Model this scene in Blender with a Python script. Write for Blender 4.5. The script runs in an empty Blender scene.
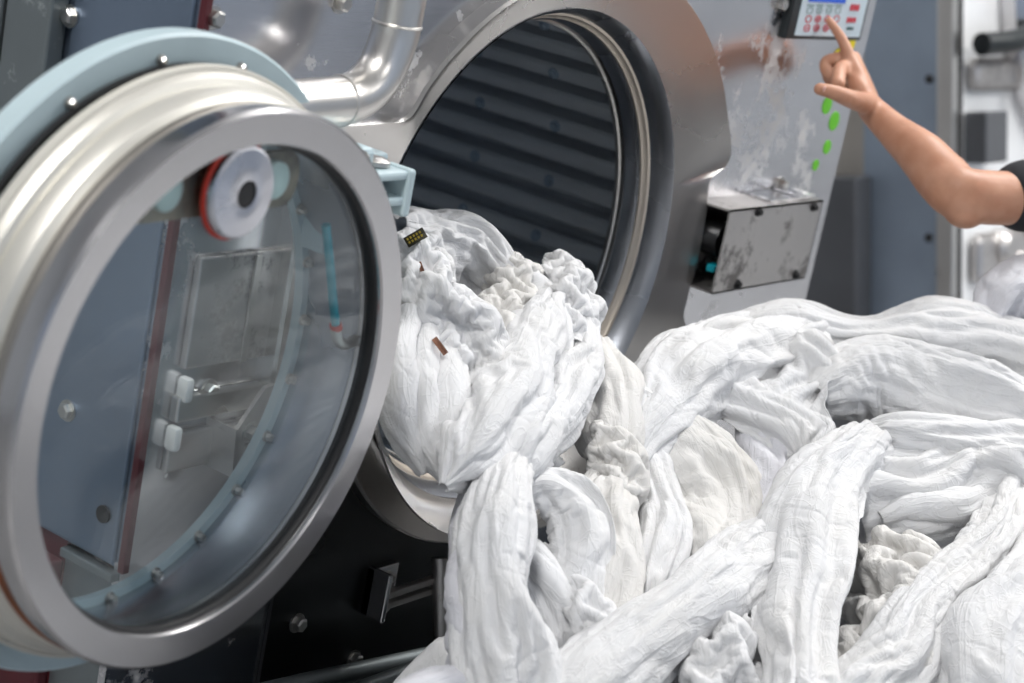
import bpy, bmesh, math, random
import numpy as np
from mathutils import Vector, Matrix, noise as mnoise
PI = math.pi
random.seed(4)
scn = bpy.context.scene
COL = scn.collection
ZC = 1.10                      # height of the washer's door axis above the floor

# ------------------------------------------------------------------ camera
CAM_R = np.array([[0.59413361, -0.78229547, 0.18713377],
                  [-0.10860571, -0.30853593, -0.94499226],
                  [0.79700066, 0.54112787, -0.26827332]])     # rows: right, down, forward
CAM_O = np.array([-2.29039, -1.54258, 0.64722 + ZC])
FPX = 2000.0
cam_data = bpy.data.cameras.new('camera'); cam = bpy.data.objects.new('camera', cam_data)
COL.objects.link(cam); scn.camera = cam
cam_data.sensor_width = 36.0; cam_data.lens = FPX / 1024 * 36.0
cam_data.clip_start = 0.05
r_, d_, f_ = CAM_R
cam.matrix_world = Matrix(((r_[0], -d_[0], -f_[0], CAM_O[0]), (r_[1], -d_[1], -f_[1], CAM_O[1]),
                           (r_[2], -d_[2], -f_[2], CAM_O[2]), (0, 0, 0, 1)))
cam_data.dof.use_dof = True
cam_data.dof.focus_distance = 2.62
cam_data.dof.aperture_fstop = 3.6

def ray(px, py):
    return CAM_R.T @ np.array([(px - 512) / FPX, (py - 341.5) / FPX, 1.0])
def at_y(px, py, y):
    d = ray(px, py); return CAM_O + d * ((y - CAM_O[1]) / d[1])
def at_depth(px, py, t):
    return CAM_O + ray(px, py) * t

# ------------------------------------------------------------------ materials
def new_mat(name):
    m = bpy.data.materials.new(name); m.use_nodes = True
    nt = m.node_tree; b = nt.nodes['Principled BSDF']
    return m, nt, b
def N(nt, typ, **kw):
    n = nt.nodes.new(typ)
    for k, v in kw.items():
        if hasattr(n, k) and not k[0].isupper(): setattr(n, k, v)
        else: n.inputs[k].default_value = v
    return n
def ramp(nt, src, stops):
    r = nt.nodes.new('ShaderNodeValToRGB'); e = r.color_ramp.elements
    while len(e) < len(stops): e.new(0.5)
    for el, (p, c) in zip(e, stops):
        el.position = p; el.color = (*c, 1) if len(c) == 3 else c
    nt.links.new(src, r.inputs[0]); return r
def coords(nt, scale=(1, 1, 1), kind='Object'):
    t = nt.nodes.new('ShaderNodeTexCoord'); mp = nt.nodes.new('ShaderNodeMapping')
    mp.inputs['Scale'].default_value = scale
    nt.links.new(t.outputs[kind], mp.inputs['Vector']); return mp.outputs['Vector']
def steel(name, col, rough=.3, var=.12, stain=None, brush=(2, 2, 60), bump=.15, metal=1.0, stain_scale=6, stain_lo=.55, patch=None):
    """brushed sheet metal: grain, cloudy roughness and (optionally) dried residue"""
    m, nt, b = new_mat(name)
    b.inputs['Metallic'].default_value = metal
    v = coords(nt, brush)
    n1 = N(nt, 'ShaderNodeTexNoise', Scale=6.0, Detail=4.0); nt.links.new(v, n1.inputs['Vector'])
    v2 = coords(nt)
    n2 = N(nt, 'ShaderNodeTexNoise', Scale=3.2, Detail=5.0); nt.links.new(v2, n2.inputs['Vector'])
    c0 = [max(0, x * (1 - var)) for x in col]; c1 = [min(1, x * (1 + var)) for x in col]
    r1 = ramp(nt, n2.outputs['Fac'], [(.3, c0), (.7, c1)])
    rr = N(nt, 'ShaderNodeMath', operation='MULTIPLY_ADD'); nt.links.new(n2.outputs['Fac'], rr.inputs[0])
    rr.inputs[1].default_value = .28; rr.inputs[2].default_value = rough - .14
    bp = N(nt, 'ShaderNodeBump', Strength=bump, Distance=.0006); nt.links.new(n1.outputs['Fac'], bp.inputs['Height'])
    nt.links.new(bp.outputs['Normal'], b.inputs['Normal'])
    colout, rout = r1.outputs['Color'], rr.outputs[0]
    if stain:
        n3 = N(nt, 'ShaderNodeTexNoise', Scale=stain_scale, Detail=9.0, Roughness=.72); nt.links.new(v2, n3.inputs['Vector'])
        fac = n3.outputs['Fac']
        if patch:                                  # residue gathers round one spot
            for c_, r_, g_ in patch:
                ds = N(nt, 'ShaderNodeVectorMath', operation='DISTANCE'); nt.links.new(v2, ds.inputs[0]); ds.inputs[1].default_value = c_
                mr = N(nt, 'ShaderNodeMapRange'); nt.links.new(ds.outputs['Value'], mr.inputs[0]); mr.inputs[1].default_value = 0; mr.inputs[2].default_value = r_; mr.inputs[3].default_value = g_; mr.inputs[4].default_value = 0
                ad = N(nt, 'ShaderNodeMath', operation='ADD'); nt.links.new(fac, ad.inputs[0]); nt.links.new(mr.outputs[0], ad.inputs[1]); fac = ad.outputs[0]
        sm = ramp(nt, fac, [(stain_lo, (0, 0, 0)), (stain_lo + .1, (1, 1, 1))])
        mx = N(nt, 'ShaderNodeMix', data_type='RGBA'); nt.links.new(sm.outputs['Color'], mx.inputs[0])
        nt.links.new(colout, mx.inputs[6]); mx.inputs[7].default_value = (*stain, 1)
        colout = mx.outputs[2]
        m2 = N(nt, 'ShaderNodeMath', operation='SUBTRACT'); m2.inputs[0].default_value = metal
        m3 = N(nt, 'ShaderNodeMath', operation='MULTIPLY'); m3.inputs[1].default_value = .68
        nt.links.new(sm.outputs['Color'], m3.inputs[0]); nt.links.new(m3.outputs[0], m2.inputs[1])
        nt.links.new(m2.outputs[0], b.inputs['Metallic'])
        m4 = N(nt, 'ShaderNodeMath', operation='MULTIPLY_ADD'); nt.links.new(sm.outputs['Color'], m4.inputs[0])
        m4.inputs[1].default_value = .3; nt.links.new(rout, m4.inputs[2]); rout = m4.outputs[0]
    nt.links.new(colout, b.inputs['Base Color']); nt.links.new(rout, b.inputs['Roughness'])
    return m
def plain(name, col, rough=.5, metal=0.0, var=.08, scale=8.0, bump=0.0):
    m, nt, b = new_mat(name)
    b.inputs['Metallic'].default_value = metal; b.inputs['Roughness'].default_value = rough
    v = coords(nt)
    n = N(nt, 'ShaderNodeTexNoise', Scale=scale, Detail=5.0); nt.links.new(v, n.inputs['Vector'])
    r = ramp(nt, n.outputs['Fac'], [(.3, [x * (1 - var) for x in col]), (.7, [min(1, x * (1 + var)) for x in col])])
    nt.links.new(r.outputs['Color'], b.inputs['Base Color'])
    if bump:
        bp = N(nt, 'ShaderNodeBump', Strength=bump, Distance=.003); nt.links.new(n.outputs['Fac'], bp.inputs['Height'])
        nt.links.new(bp.outputs['Normal'], b.inputs['Normal'])
    return m

M = {}
M['panel'] = steel('panel_steel', (.70, .70, .725), .215, .10, (.80, .79, .78), (3, 3, 50), .1, stain_scale=11, stain_lo=.60, patch=[((.62, 0, .14), .30, .15), ((.60, 0, -.16), .2, .06)])
M['frame'] = steel('frame_steel', (.66, .64, .62), .28, .06, None, (2, 40, 40), .1)
M['neck'] = steel('neck_steel', (.40, .42, .46), .26, .08)
M['weld'] = steel('weld_bead', (.60, .54, .47), .45, .15)
M['drum'] = steel('drum_steel', (.78, .82, .86), .48, .10, metal=.5)
M['rivet'] = plain('rivet_heads', (.42, .52, .62), .35, .3)
M['pipe'] = steel('pipe_steel', (.70, .68, .65), .30, .08, None, (20, 20, 20), .08)
M['ring'] = steel('door_ring_steel', (.62, .61, .62), .22, .05, None, (2, 2, 2), .05)
M['body'] = steel('door_body_steel', (.74, .72, .66), .42, .06, metal=.55)
M['bolt'] = steel('bolt_steel', (.55, .54, .52), .30, .1)
M['side'] = steel('side_steel', (.24, .30, .39), .42, .15, (.62, .68, .74), (3, 3, 60), .1, .9, 5, .66)
M['galv'] = steel('galvanised_upright', (.25, .28, .29), .5, .2, (.66, .70, .72), (20, 20, 1.5), .25, .85, 9, .6)
M['dark_steel'] = steel('dark_steel', (.07, .072, .076), .3, .2)  # also colours the plate that paints a dark reflection on the lower front
M['boxsteel'] = steel('box_steel', (.56, .54, .53), .36, .12, (.20, .19, .185), (3, 3, 30), .1, .9, 13, .54)
M['blue'] = plain('pale_blue_paint', (.50, .62, .66), .42, 0, .07)
M['red'] = plain('red_brown_paint', (.09, .012, .018), .5, 0, .2, 14)
M['redgasket'] = plain('red_gasket', (.55, .035, .015), .5)
M['rubber'] = plain('black_rubber', (.012, .012, .013), .55)
M['black'] = plain('black_plastic', (.012, .016, .018), .35)
M['cream'] = plain('cream_seal', (.62, .60, .54), .5, 0, .06)
M['rust'] = plain('rust_seal', (.26, .075, .02), .6, 0, .3, 20)
M['alu'] = steel('turned_aluminium', (.62, .63, .68), .24, .04)
M['green_glass'] = plain('pale_green_caps', (.62, .76, .72), .4)
M['rusty'] = plain('rusty_bracket', (.26, .22, .16), .55, .3, .6, 30)
M['teal'] = plain('teal_hose', (.0, .30, .38), .4)
M['white'] = plain('white_plastic', (.80, .80, .78), .45)
M['orange'] = plain('orange_cap', (.8, .16, .02), .4)
M['yellow'] = plain('yellow_sticker', (.85, .68, .0), .5, 0, .03)
M['green'] = plain('green_sticker', (.15, .60, .02), .5, 0, .03)
M['key_plate'] = plain('keypad_foil', (.62, .73, .80), .4, 0, .02)
M['key_grey'] = plain('keypad_print_grey', (.26, .38, .38), .5)
M['key_red'] = plain('keypad_print_red', (.62, .035, .06), .5)
M['key_dark'] = plain('keypad_print_green', (.02, .09, .09), .5)
M['panel2'] = steel('bright_panel_steel', (.92, .93, .94), .34, .04, metal=.45)
M['taupe'] = steel('taupe_side_steel', (.46, .43, .39), .45, .1)
M['bluepanel'] = plain('blue_grey_side_panel', (.30, .36, .44), .35, .5, .12, 5)
M['dark_steel2'] = plain('dark_grey_cabinet', (.10, .105, .115), .4, .3, .1)
M['pale_window'] = plain('pale_porthole', (.80, .82, .82), .15)  # plain pale colour of the far machine's door window
def radial(m, axis='Y'):
    nt = m.node_tree; b = nt.nodes['Principled BSDF']; tg = nt.nodes.new('ShaderNodeTangent'); tg.direction_type = 'RADIAL'; tg.axis = axis
    b.inputs['Anisotropic'].default_value = .85; nt.links.new(tg.outputs[0], b.inputs['Tangent'])
M['alu'] = steel('turned_aluminium', (.66, .67, .72), .30, .04, None, (1, 1, 1), .02); radial(M['alu'])
def lcd():
    m, nt, b = new_mat('lit_blue_display')
    b.inputs['Base Color'].default_value = (.01, .03, .2, 1); b.inputs['Roughness'].default_value = .2
    b.inputs['Emission Color'].default_value = (.02, .10, .55, 1); b.inputs['Emission Strength'].default_value = .6
    return m
M['lcd'] = lcd()
def glass():
    m, nt, b = new_mat('door_glass')
    b.inputs['Base Color'].default_value = (.90, .96, .97, 1)
    b.inputs['Transmission Weight'].default_value = 1; b.inputs['Roughness'].default_value = .0
    b.inputs['IOR'].default_value = 1.45
    v = coords(nt, (1, 1, 1))
    n = N(nt, 'ShaderNodeTexNoise', Scale=2.4, Detail=6.0, Distortion=1.6); nt.links.new(v, n.inputs['Vector'])
    r = ramp(nt, n.outputs['Fac'], [(.50, (0, 0, 0)), (.85, (.075, .075, .075))])
    # wiped, slightly milky film on the pane
    d = nt.nodes.new('ShaderNodeBsdfDiffuse'); d.inputs['Color'].default_value = (.55, .66, .76, 1)
    tr = nt.nodes.new('ShaderNodeBsdfTransparent'); tr.inputs['Color'].default_value = (.93, .965, .975, 1)
    gl = nt.nodes.new('ShaderNodeBsdfGlossy'); gl.inputs['Roughness'].default_value = .02
    lw = N(nt, 'ShaderNodeLayerWeight', Blend=.5)
    pw = N(nt, 'ShaderNodeMath', operation='POWER'); nt.links.new(lw.outputs['Facing'], pw.inputs[0]); pw.inputs[1].default_value = 4.0
    fr = N(nt, 'ShaderNodeMath', operation='MULTIPLY_ADD'); nt.links.new(pw.outputs[0], fr.inputs[0]); fr.inputs[1].default_value = .8; fr.inputs[2].default_value = .04
    m1 = nt.nodes.new('ShaderNodeMixShader'); m2 = nt.nodes.new('ShaderNodeMixShader')
    nt.links.new(fr.outputs[0], m1.inputs[0]); nt.links.new(tr.outputs[0], m1.inputs[1]); nt.links.new(gl.outputs[0], m1.inputs[2])
    nt.links.new(r.outputs['Color'], m2.inputs[0]); nt.links.new(m1.outputs[0], m2.inputs[1]); nt.links.new(d.outputs[0], m2.inputs[2])
    nt.links.new(m2.outputs[0], nt.nodes['Material Output'].inputs['Surface'])
    return m
M['glass'] = glass()

# ------------------------------------------------------------------ mesh helpers (door axis = origin of the local frame: x right, y into the machine, z up)
def link(name, bm, mat, parent=None, loc=(0, 0, 0), smooth=True, sharp=35):
    me = bpy.data.meshes.new(name)
    bmesh.ops.recalc_face_normals(bm, faces=bm.faces[:])
    if smooth:
        for f in bm.faces: f.smooth = True
        lim = math.radians(sharp)
        for e in bm.edges:
            if len(e.link_faces) == 2 and e.calc_face_angle(0) > lim: e.smooth = False
    bm.to_mesh(me); bm.free()
    for mt in (mat if isinstance(mat, (list, tuple)) else [mat]): me.materials.append(mt)
    o = bpy.data.objects.new(name, me); COL.objects.link(o)
    if parent is not None: o.parent = parent
    o.location = loc
    return o
def thing(name, label, cat, loc=(0, 0, 0), group=None):
    o = bpy.data.objects.new(name, None); COL.objects.link(o); o.location = loc
    o.empty_display_size = .1
    tag(o, label, cat, group); return o
def tag(o, label, cat, group=None):
    o['label'] = label; o['category'] = cat
    if group: o['group'] = group
    return o
def structure(o):
    o['kind'] = 'structure'; return o
def box(bm, a, b, bev=0.0, mi=0):
    x0, y0, z0 = [min(p, q) for p, q in zip(a, b)]; x1, y1, z1 = [max(p, q) for p, q in zip(a, b)]
    r = bmesh.ops.create_cube(bm, size=1.0)
    vs = r['verts']
    for v in vs:
        v.co = Vector(((x0 + x1) / 2 + v.co.x * (x1 - x0), (y0 + y1) / 2 + v.co.y * (y1 - y0), (z0 + z1) / 2 + v.co.z * (z1 - z0)))
    fs = {f for v in vs for f in v.link_faces}
    for f in fs: f.material_index = mi
    if bev:
        es = list({e for v in vs for e in v.link_edges})
        r2 = bmesh.ops.bevel(bm, geom=es, offset=bev, segments=2, affect='EDGES', profile=.5)
        for f in r2['faces']: f.material_index = mi
def lathe(bm, prof, c=(0, 0, 0), n=128, closed=False, mis=None, axis='y'):
    """revolve (r, y) points about the y axis through c"""
    rings = []
    for r, y in prof:
        ring = []
        for i in range(n):
            a = 2 * PI * i / n
            if axis == 'y': p = (c[0] + r * math.cos(a), c[1] + y, c[2] + r * math.sin(a))
            elif axis == 'z': p = (c[0] + r * math.cos(a), c[1] + r * math.sin(a), c[2] + y)
            else: p = (c[0] + y, c[1] + r * math.cos(a), c[2] + r * math.sin(a))
            ring.append(bm.verts.new(p))
        rings.append(ring)
    m = len(rings)
    for k in range(m if closed else m - 1):
        A, Bq = rings[k], rings[(k + 1) % m]
        for i in range(n):
            j = (i + 1) % n
            f = bm.faces.new((A[i], A[j], Bq[j], Bq[i]))
            if mis: f.material_index = mis[k]
    return rings
def cap(bm, ring, mi=0):
    f = bm.faces.new(ring); f.material_index = mi; return f
def solid_lathe(bm, prof, c=(0, 0, 0), n=48, axis='y', mis=None):
    rings = lathe(bm, prof, c, n, False, mis, axis)
    cap(bm, rings[0], mis[0] if mis else 0); cap(bm, rings[-1], mis[-1] if mis else 0)
def tube(bm, pts, r, n=20, caps=True, mi=0):
    """swept round tube; r may be a list"""
    P = [Vector(p) for p in pts]; rs = r if isinstance(r, (list, tuple)) else [r] * len(P)
    up = None; rings = []
    for i, p in enumerate(P):
        t = (P[min(i + 1, len(P) - 1)] - P[max(i - 1, 0)]).normalized()
        if up is None:
            up = t.orthogonal().normalized()
        else:
            up = (up - t * up.dot(t)).normalized()
        s = t.cross(up)
        rings.append([bm.verts.new(p + (up * math.cos(2 * PI * k / n) + s * math.sin(2 * PI * k / n)) * rs[i]) for k in range(n)])
    for A, Bq in zip(rings, rings[1:]):
        for k in range(n):
            f = bm.faces.new((A[k], A[(k + 1) % n], Bq[(k + 1) % n], Bq[k])); f.material_index = mi
    if caps:
        bm.faces.new(rings[0]).material_index = mi; bm.faces.new(rings[-1]).material_index = mi
def smooth_path(pts, n=8):
    """Catmull-Rom"""
    P = [Vector(p) for p in pts]; out = []
    for i in range(len(P) - 1):
        p0, p1, p2, p3 = P[max(i - 1, 0)], P[i], P[i + 1], P[min(i + 2, len(P) - 1)]
        for k in range(n):
            t = k / n
            out.append(.5 * ((2 * p1) + (p2 - p0) * t + (2 * p0 - 5 * p1 + 4 * p2 - p3) * t * t + (3 * p1 - p0 - 3 * p2 + p3) * t ** 3))
    out.append(P[-1]); return out
def prism(bm, poly, y0, y1, hole=None, mi=0):
    """extrude an (x, z) polygon from y0 to y1; optional round hole as list of (x, z)"""
    f0 = [bm.verts.new((x, y0, z)) for x, z in poly]; f1 = [bm.verts.new((x, y1, z)) for x, z in poly]
    n = len(poly)
    for i in range(n): bm.faces.new((f0[i], f0[(i + 1) % n], f1[(i + 1) % n], f1[i])).material_index = mi
    if hole is None:
        bm.faces.new(f0).material_index = mi; bm.faces.new(f1[::-1]).material_index = mi
        return
    h0 = [bm.verts.new((x, y0, z)) for x, z in hole]; h1 = [bm.verts.new((x, y1, z)) for x, z in hole]
    m = len(hole)
    for i in range(m): bm.faces.new((h0[i], h0[(i + 1) % m], h1[(i + 1) % m], h1[i])).material_index = mi
    for A, Hh in ((f0, h0), (f1, h1)):
        es = []
        for L in (A, Hh):
            for i in range(len(L)):
                es.append(bm.edges.get((L[i], L[(i + 1) % len(L)])))
        r = bmesh.ops.triangle_fill(bm, use_beauty=True, edges=es)
        for g in r['geom']:
            if isinstance(g, bmesh.types.BMFace): g.material_index = mi
def hexbolt(bm, p, r=.011, h=.009, axis=(0, -1, 0)):
    a = Vector(axis).normalized(); u = a.orthogonal().normalized(); v = a.cross(u); p = Vector(p)
    def disc(rr, off, n): return [bm.verts.new(p + a * off + (u * math.cos(2 * PI * k / n) + v * math.sin(2 * PI * k / n)) * rr) for k in range(n)]
    w0, w1 = disc(r * 1.35, 0, 18), disc(r * 1.35, .0022, 18)
    for k in range(18): bm.faces.new((w0[k], w0[(k + 1) % 18], w1[(k + 1) % 18], w1[k]))
    bm.faces.new(w1)
    b0, b1, b2 = disc(r, .002, 6), disc(r, h, 6), disc(r * .75, h + .002, 6)
    for A, Bq in ((b0, b1), (b1, b2)):
        for k in range(6): bm.faces.new((A[k], A[(k + 1) % 6], Bq[(k + 1) % 6], Bq[k]))
    bm.faces.new(b2)
def bolt(parent, p, r=.011, h=.009, axis=(0, -1, 0), mat='bolt', name='bolt'):
    bm = bmesh.new(); hexbolt(bm, p, r, h, axis); return link(name, bm, M[mat], parent, smooth=False)
def circle_pts(r, n=128, c=(0, 0)):
    return [(c[0] + r * math.cos(2 * PI * i / n), c[1] + r * math.sin(2 * PI * i / n)) for i in range(n)]

# ------------------------------------------------------------------ the hall
def flat_box(name, a, b, mat):
    bm = bmesh.new(); box(bm, a, b); return structure(link(name, bm, mat, smooth=False))
M['floor'] = plain('grey_floor', (.36, .36, .36), .20, 0, .15, 3)
M['wall'] = plain('pale_wall', (.72, .74, .76), .6, 0, .05, 2)
M['ceil'] = plain('white_ceiling', (.78, .78, .78), .7, 0, .03, 2)
flat_box('floor', (-6, -8, -.1), (8, 3.1, 0), M['floor'])
flat_box('ceiling', (-6, -8, 4.2), (8, 3.1, 4.3), M['ceil'])
flat_box('wall_back', (-6, 3.0, 0), (8, 3.1, 4.2), M['wall'])
flat_box('wall_left', (-6.1, -8, 0), (-6, 3.1, 4.2), M['wall'])
flat_box('wall_right', (8, -8, 0), (8.1, 3.1, 4.2), M['wall'])

def ceiling_light(x, y, label, power=48, col=(1, .985, .965)):
    t = thing('ceiling_light', label, 'ceiling light', (x, y, 4.2), 'ceiling lights over the machines')
    bm = bmesh.new(); box(bm, (-.75, -.16, -.09), (.75, .16, 0), .01); link('housing', bm, M['white'], t, smooth=False)
    m, nt, b = new_mat('light_tube')
    b.inputs['Emission Color'].default_value = (*col, 1); b.inputs['Emission Strength'].default_value = 6
    for s in (-.07, .07):
        bm = bmesh.new(); solid_lathe(bm, [(.018, -.7), (.018, .7)], (0, s, -.112), 16, 'x'); link('lamp_tube', bm, m, t)
    l = bpy.data.lights.new('lamp', 'AREA'); l.shape = 'RECTANGLE'; l.size = 1.4; l.size_y = .3; l.energy = power; l.color = col
    lo = bpy.data.objects.new('lamp', l); COL.objects.link(lo); lo.parent = t; lo.location = (0, 0, -.15)
    return t
ceiling_light(-2.3, -.5, 'twin tube ceiling light above the left end of the washing machine', 66)
ceiling_light(2.2, -.3, 'added unseen tube light brightening the tipped machine at the right', 90)  # unseen lamp, added here to brighten the tipped machine
ceiling_light(-1.2, -4.2, 'twin tube ceiling light over the open left side of the hall', 30)
ceiling_light(2.4, -4.6, 'twin tube ceiling light over the open right side of the hall', 25)
ceiling_light(3.8, -1.9, 'added unseen tube light brightening the floor that the steel front reflects', 125)  # unseen lamp, added to light the floor mirrored in the steel front

w = bpy.data.worlds.new('world'); scn.world = w; w.use_nodes = True
wn = w.node_tree; bg = wn.nodes['Background']
sky_t = wn.nodes.new('ShaderNodeTexCoord'); sep = wn.nodes.new('ShaderNodeSeparateXYZ')
wn.links.new(sky_t.outputs['Generated'], sep.inputs[0])
rp = ramp(wn, sep.outputs['Z'], [(0, (.40, .46, .55)), (.50, (.50, .66, .98)), (.56, (.80, .90, 1.0)), (.75, (.60, .76, 1.0))])
wn.links.new(rp.outputs['Color'], bg.inputs['Color']); bg.inputs['Strength'].default_value = .68

# ------------------------------------------------------------------ the washing machine
WX0, WX1, YP = -.700, .920, .025          # front panel's side edges and plane
washer = thing('washing_machine', 'big stainless steel washing machine with its round door swung open, linen spilling from the drum', 'washing machine', (0, 0, 0))
W0 = (0, 0, ZC)                            # parts are modelled round the door axis
HOLE = circle_pts(.39)
bm = bmesh.new(); prism(bm, [(WX0, -.98), (WX1, -.98), (WX1, .98), (WX0, .98)], YP, YP + .012, HOLE)
link('front_panel', bm, M['panel'], washer, W0, smooth=False)
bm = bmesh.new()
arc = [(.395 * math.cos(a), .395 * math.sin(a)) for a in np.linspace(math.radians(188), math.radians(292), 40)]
prism(bm, [(-.42, -.055)] + arc + [(.148, -.95), (-.42, -.95)], YP - .006, YP - .0005)  # dark overlay stands in for the dark reflection in the stainless front
lp = link('dark_reflection_plate', bm, M['dark_steel'], washer, W0, smooth=False); lp['label'] = 'dark plate painting a dark reflection on the steel front under the door opening'
# sides, top, rear of the housing
bm = bmesh.new()
box(bm, (WX1 - .004, YP + .012, -.98), (WX1, 1.25, .98)); box(bm, (WX0, YP + .012, .976), (WX1, 1.25, .98)); box(bm, (WX0, 1.246, -.98), (WX1, 1.25, .98))
box(bm, (WX0 + .004, YP + .012, -1.08), (WX1 - .004, 1.2, -.98))
link('housing', bm, M['panel'], washer, W0, smooth=False)
bm = bmesh.new(); box(bm, (WX0, YP + .012, -.335), (WX0 + .006, 1.25, .976)); box(bm, (WX0 - .006, .036, -.331), (WX0, .225, .96), .002)
sp = link('side_panel', bm, M['side'], washer, W0, smooth=False); sp['label'] = 'scratched blue-grey side panel'
for y, z in ((.144, -.173), (.228, .286), (.1, .6)): bolt(sp, (WX0 - .006, y, z), .010, .008, (-1, 0, 0))
bm = bmesh.new(); solid_lathe(bm, [(.011, 0), (.011, .003)], (WX0 - .009, .060, -.275), 20, 'x'); link('hole_plug', bm, M['rubber'], sp)
bm = bmesh.new(); box(bm, (WX0, YP + .012, -.98), (WX0 + .006, .12, -.345)); box(bm, (WX0 - .012, .028, -.352), (WX0 + .004, .12, -.340), .002)
link('lower_side_panel', bm, M['galv'], washer, W0, smooth=False)
bm = bmesh.new(); box(bm, (WX0, .12, -.98), (WX0 + .006, 1.25, -.335)); box(bm, (WX0 - .02, .122, -.9), (WX0, .20, -.36), .004)
rb = link('base_side_frame', bm, M['red'], washer, W0, smooth=False); rb['label'] = 'dark red painted side frame'
bm = bmesh.new(); box(bm, (WX0 - .001, YP - .004, -.34), (WX0 + .010, YP + .006, .97), .0015)
es = link('edge_strip', bm, M['red'], washer, W0, smooth=False); es['label'] = 'dark red strip on the front corner'
for y0, y1 in ((.236, .314), (.322, .46)):
    bm = bmesh.new(); box(bm, (WX0 - .03, y0, -1.08), (WX0 - .002, y1, .95), .004); link('upright', bm, M['galv'], washer, W0, smooth=False)

# door frame: pressed plate with shoulders, and the rolled neck behind it
out = [(-.52, -.2), (-.40, -.2), (-.33, -.235)]
for a in np.linspace(216, 262, 14): out.append((.425 * math.cos(math.radians(a)), .425 * math.sin(math.radians(a))))
out += [(.05, -.44), (.40, -.44), (.55, -.40), (.56, -.28), (.481, -.169), (.447, -.131), (.443, -.117), (.447, -.06), (.450, -.01), (.446, .042), (.435, .084), (.434, .098), (.441, .109), (.470, .120), (.480, .132), (.481, .143), (.474, .162)]
for a in np.linspace(30, 128, 30):
    r = .485 - .075 * min(1, max(0, (a - 30) / 75)); out.append((r * math.cos(math.radians(a)), r * math.sin(math.radians(a))))
out += [(-.295, .287), (-.322, .256), (-.338, .229), (-.346, .220), (-.358, .215), (-.372, .213), (-.52, .21)]
out = out[::-1]
def r_out(a):
    best = None; ca, sa = math.cos(a), math.sin(a)
    for i in range(len(out)):
        (xa, za), (xb, zb) = out[i], out[(i + 1) % len(out)]
        den = ca * (zb - za) - sa * (xb - xa)
        if abs(den) < 1e-12: continue
        t = (xa * (zb - za) - za * (xb - xa)) / den; u_ = (xa * sa - za * ca) / den
        if t > 0 and -1e-9 <= u_ <= 1 + 1e-9: best = t if best is None else min(best, t)
    return best or .43
bm = bmesh.new(); NA = 600; rows = []
for k in range(NA):
    a = 2 * PI * k / NA; R_ = r_out(a); ca, sa = math.cos(a), math.sin(a); pr = [(R_ - .0005, YP), (R_, -.001), (R_ - .0035, -.0055)]
    for t in (.12, .35, .6, .85, 1.0): pr.append((R_ + (.36 - R_) * t, -.0055 + .0175 * t))
    rows.append([bm.verts.new((r * ca, y, r * sa)) for r, y in pr])
for k in range(NA):
    A, Bq = rows[k], rows[(k + 1) % NA]
    for i in range(7): bm.faces.new((A[i], A[i + 1], Bq[i + 1], Bq[i]))
frame = link('door_frame', bm, M['frame'], washer, W0, sharp=28)
bm = bmesh.new()
lathe(bm, [(.3602, .010), (.356, .016), (.3495, .03), (.3465, .045)], n=160)
link('neck', bm, M['neck'], frame, (0, 0, 0))
bm = bmesh.new(); lathe(bm, [(.3465, .045), (.343, .047), (.341, .052), (.337, .055), (.3365, .058)], n=160); link('weld_bead', bm, M['weld'], frame)
bm = bmesh.new(); lathe(bm, [(.3365, .058), (.333, .064), (.3315, .082), (.338, .084), (.338, .088)], n=160); link('inner_collar', bm, M['neck'], frame)
bm = bmesh.new(); lathe(bm, [(.338, .088), (.3295, .0885), (.3265, .091), (.3265, .097), (.515, .10)], n=160)
dr = link('drum_rim', bm, M['bolt'], washer, W0)
bm = bmesh.new(); LP = []
for k in range(73):
    a = math.radians(186 + 120 * k / 72); LP.append([bm.verts.new((r * math.cos(a), y, r * math.sin(a))) for r, y in ((.360, .004), (.366, -.012), (.382, -.034), (.400, -.050), (.4015, -.047), (.384, -.030), (.369, -.008), (.364, .004))])
for A, Bq in zip(LP, LP[1:]):
    for i in range(8): bm.faces.new((A[i], A[(i + 1) % 8], Bq[(i + 1) % 8], Bq[i]))
bm.faces.new(LP[0]); bm.faces.new(LP[-1][::-1])
lipo = link('discharge_lip', bm, M['frame'], washer, W0); lipo['label'] = 'flared steel lip under the opening'
# drum: cylinder of pressed ribs running front to back, closed rear
bm = bmesh.new(); prof = []
NR = 58
ang = []
for k in range(NR):
    a0 = 2 * PI * k / NR; st = 2 * PI / NR
    for fr, r in ((.0, .498), (.05, .446), (.15, .441), (.34, .439), (.53, .441), (.63, .446), (.68, .498), (.84, .502)):
        ang.append((a0 + fr * st, r))
ys = [.10, .12, .3, .5, .7, .9, .95]
rings = []
for y in ys: rings.append([bm.verts.new((r * math.cos(a), y, r * math.sin(a))) for a, r in ang])
n = len(ang)
for A, Bq in zip(rings, rings[1:]):
    for i in range(n): bm.faces.new((A[i], A[(i + 1) % n], Bq[(i + 1) % n], Bq[i]))
bm.faces.new(rings[-1])
for k in range(0, NR, 2):                # rivet heads along every second rib
    a = 2 * PI * (k + .34) / NR
    for y in (.30, .46, .62, .78):
        n0 = len(bm.faces); hexbolt(bm, (.4395 * math.cos(a), y, .4395 * math.sin(a)), .0075, .006, (-math.cos(a), 0, -math.sin(a)))
        bm.faces.ensure_lookup_table()
        for f in bm.faces[n0:]: f.material_index = 1
drum = link('drum', bm, [M['drum'], M['rivet']], washer, W0, sharp=25)
bm = bmesh.new(); lathe(bm, [(.39, .037), (.51, .06), (.53, .10), (.53, 1.0)], n=96)
cap(bm, lathe(bm, [(.53, 1.0), (.53, 1.001)], n=96)[1]); link('outer_tub', bm, M['dark_steel'], washer, W0)

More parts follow.
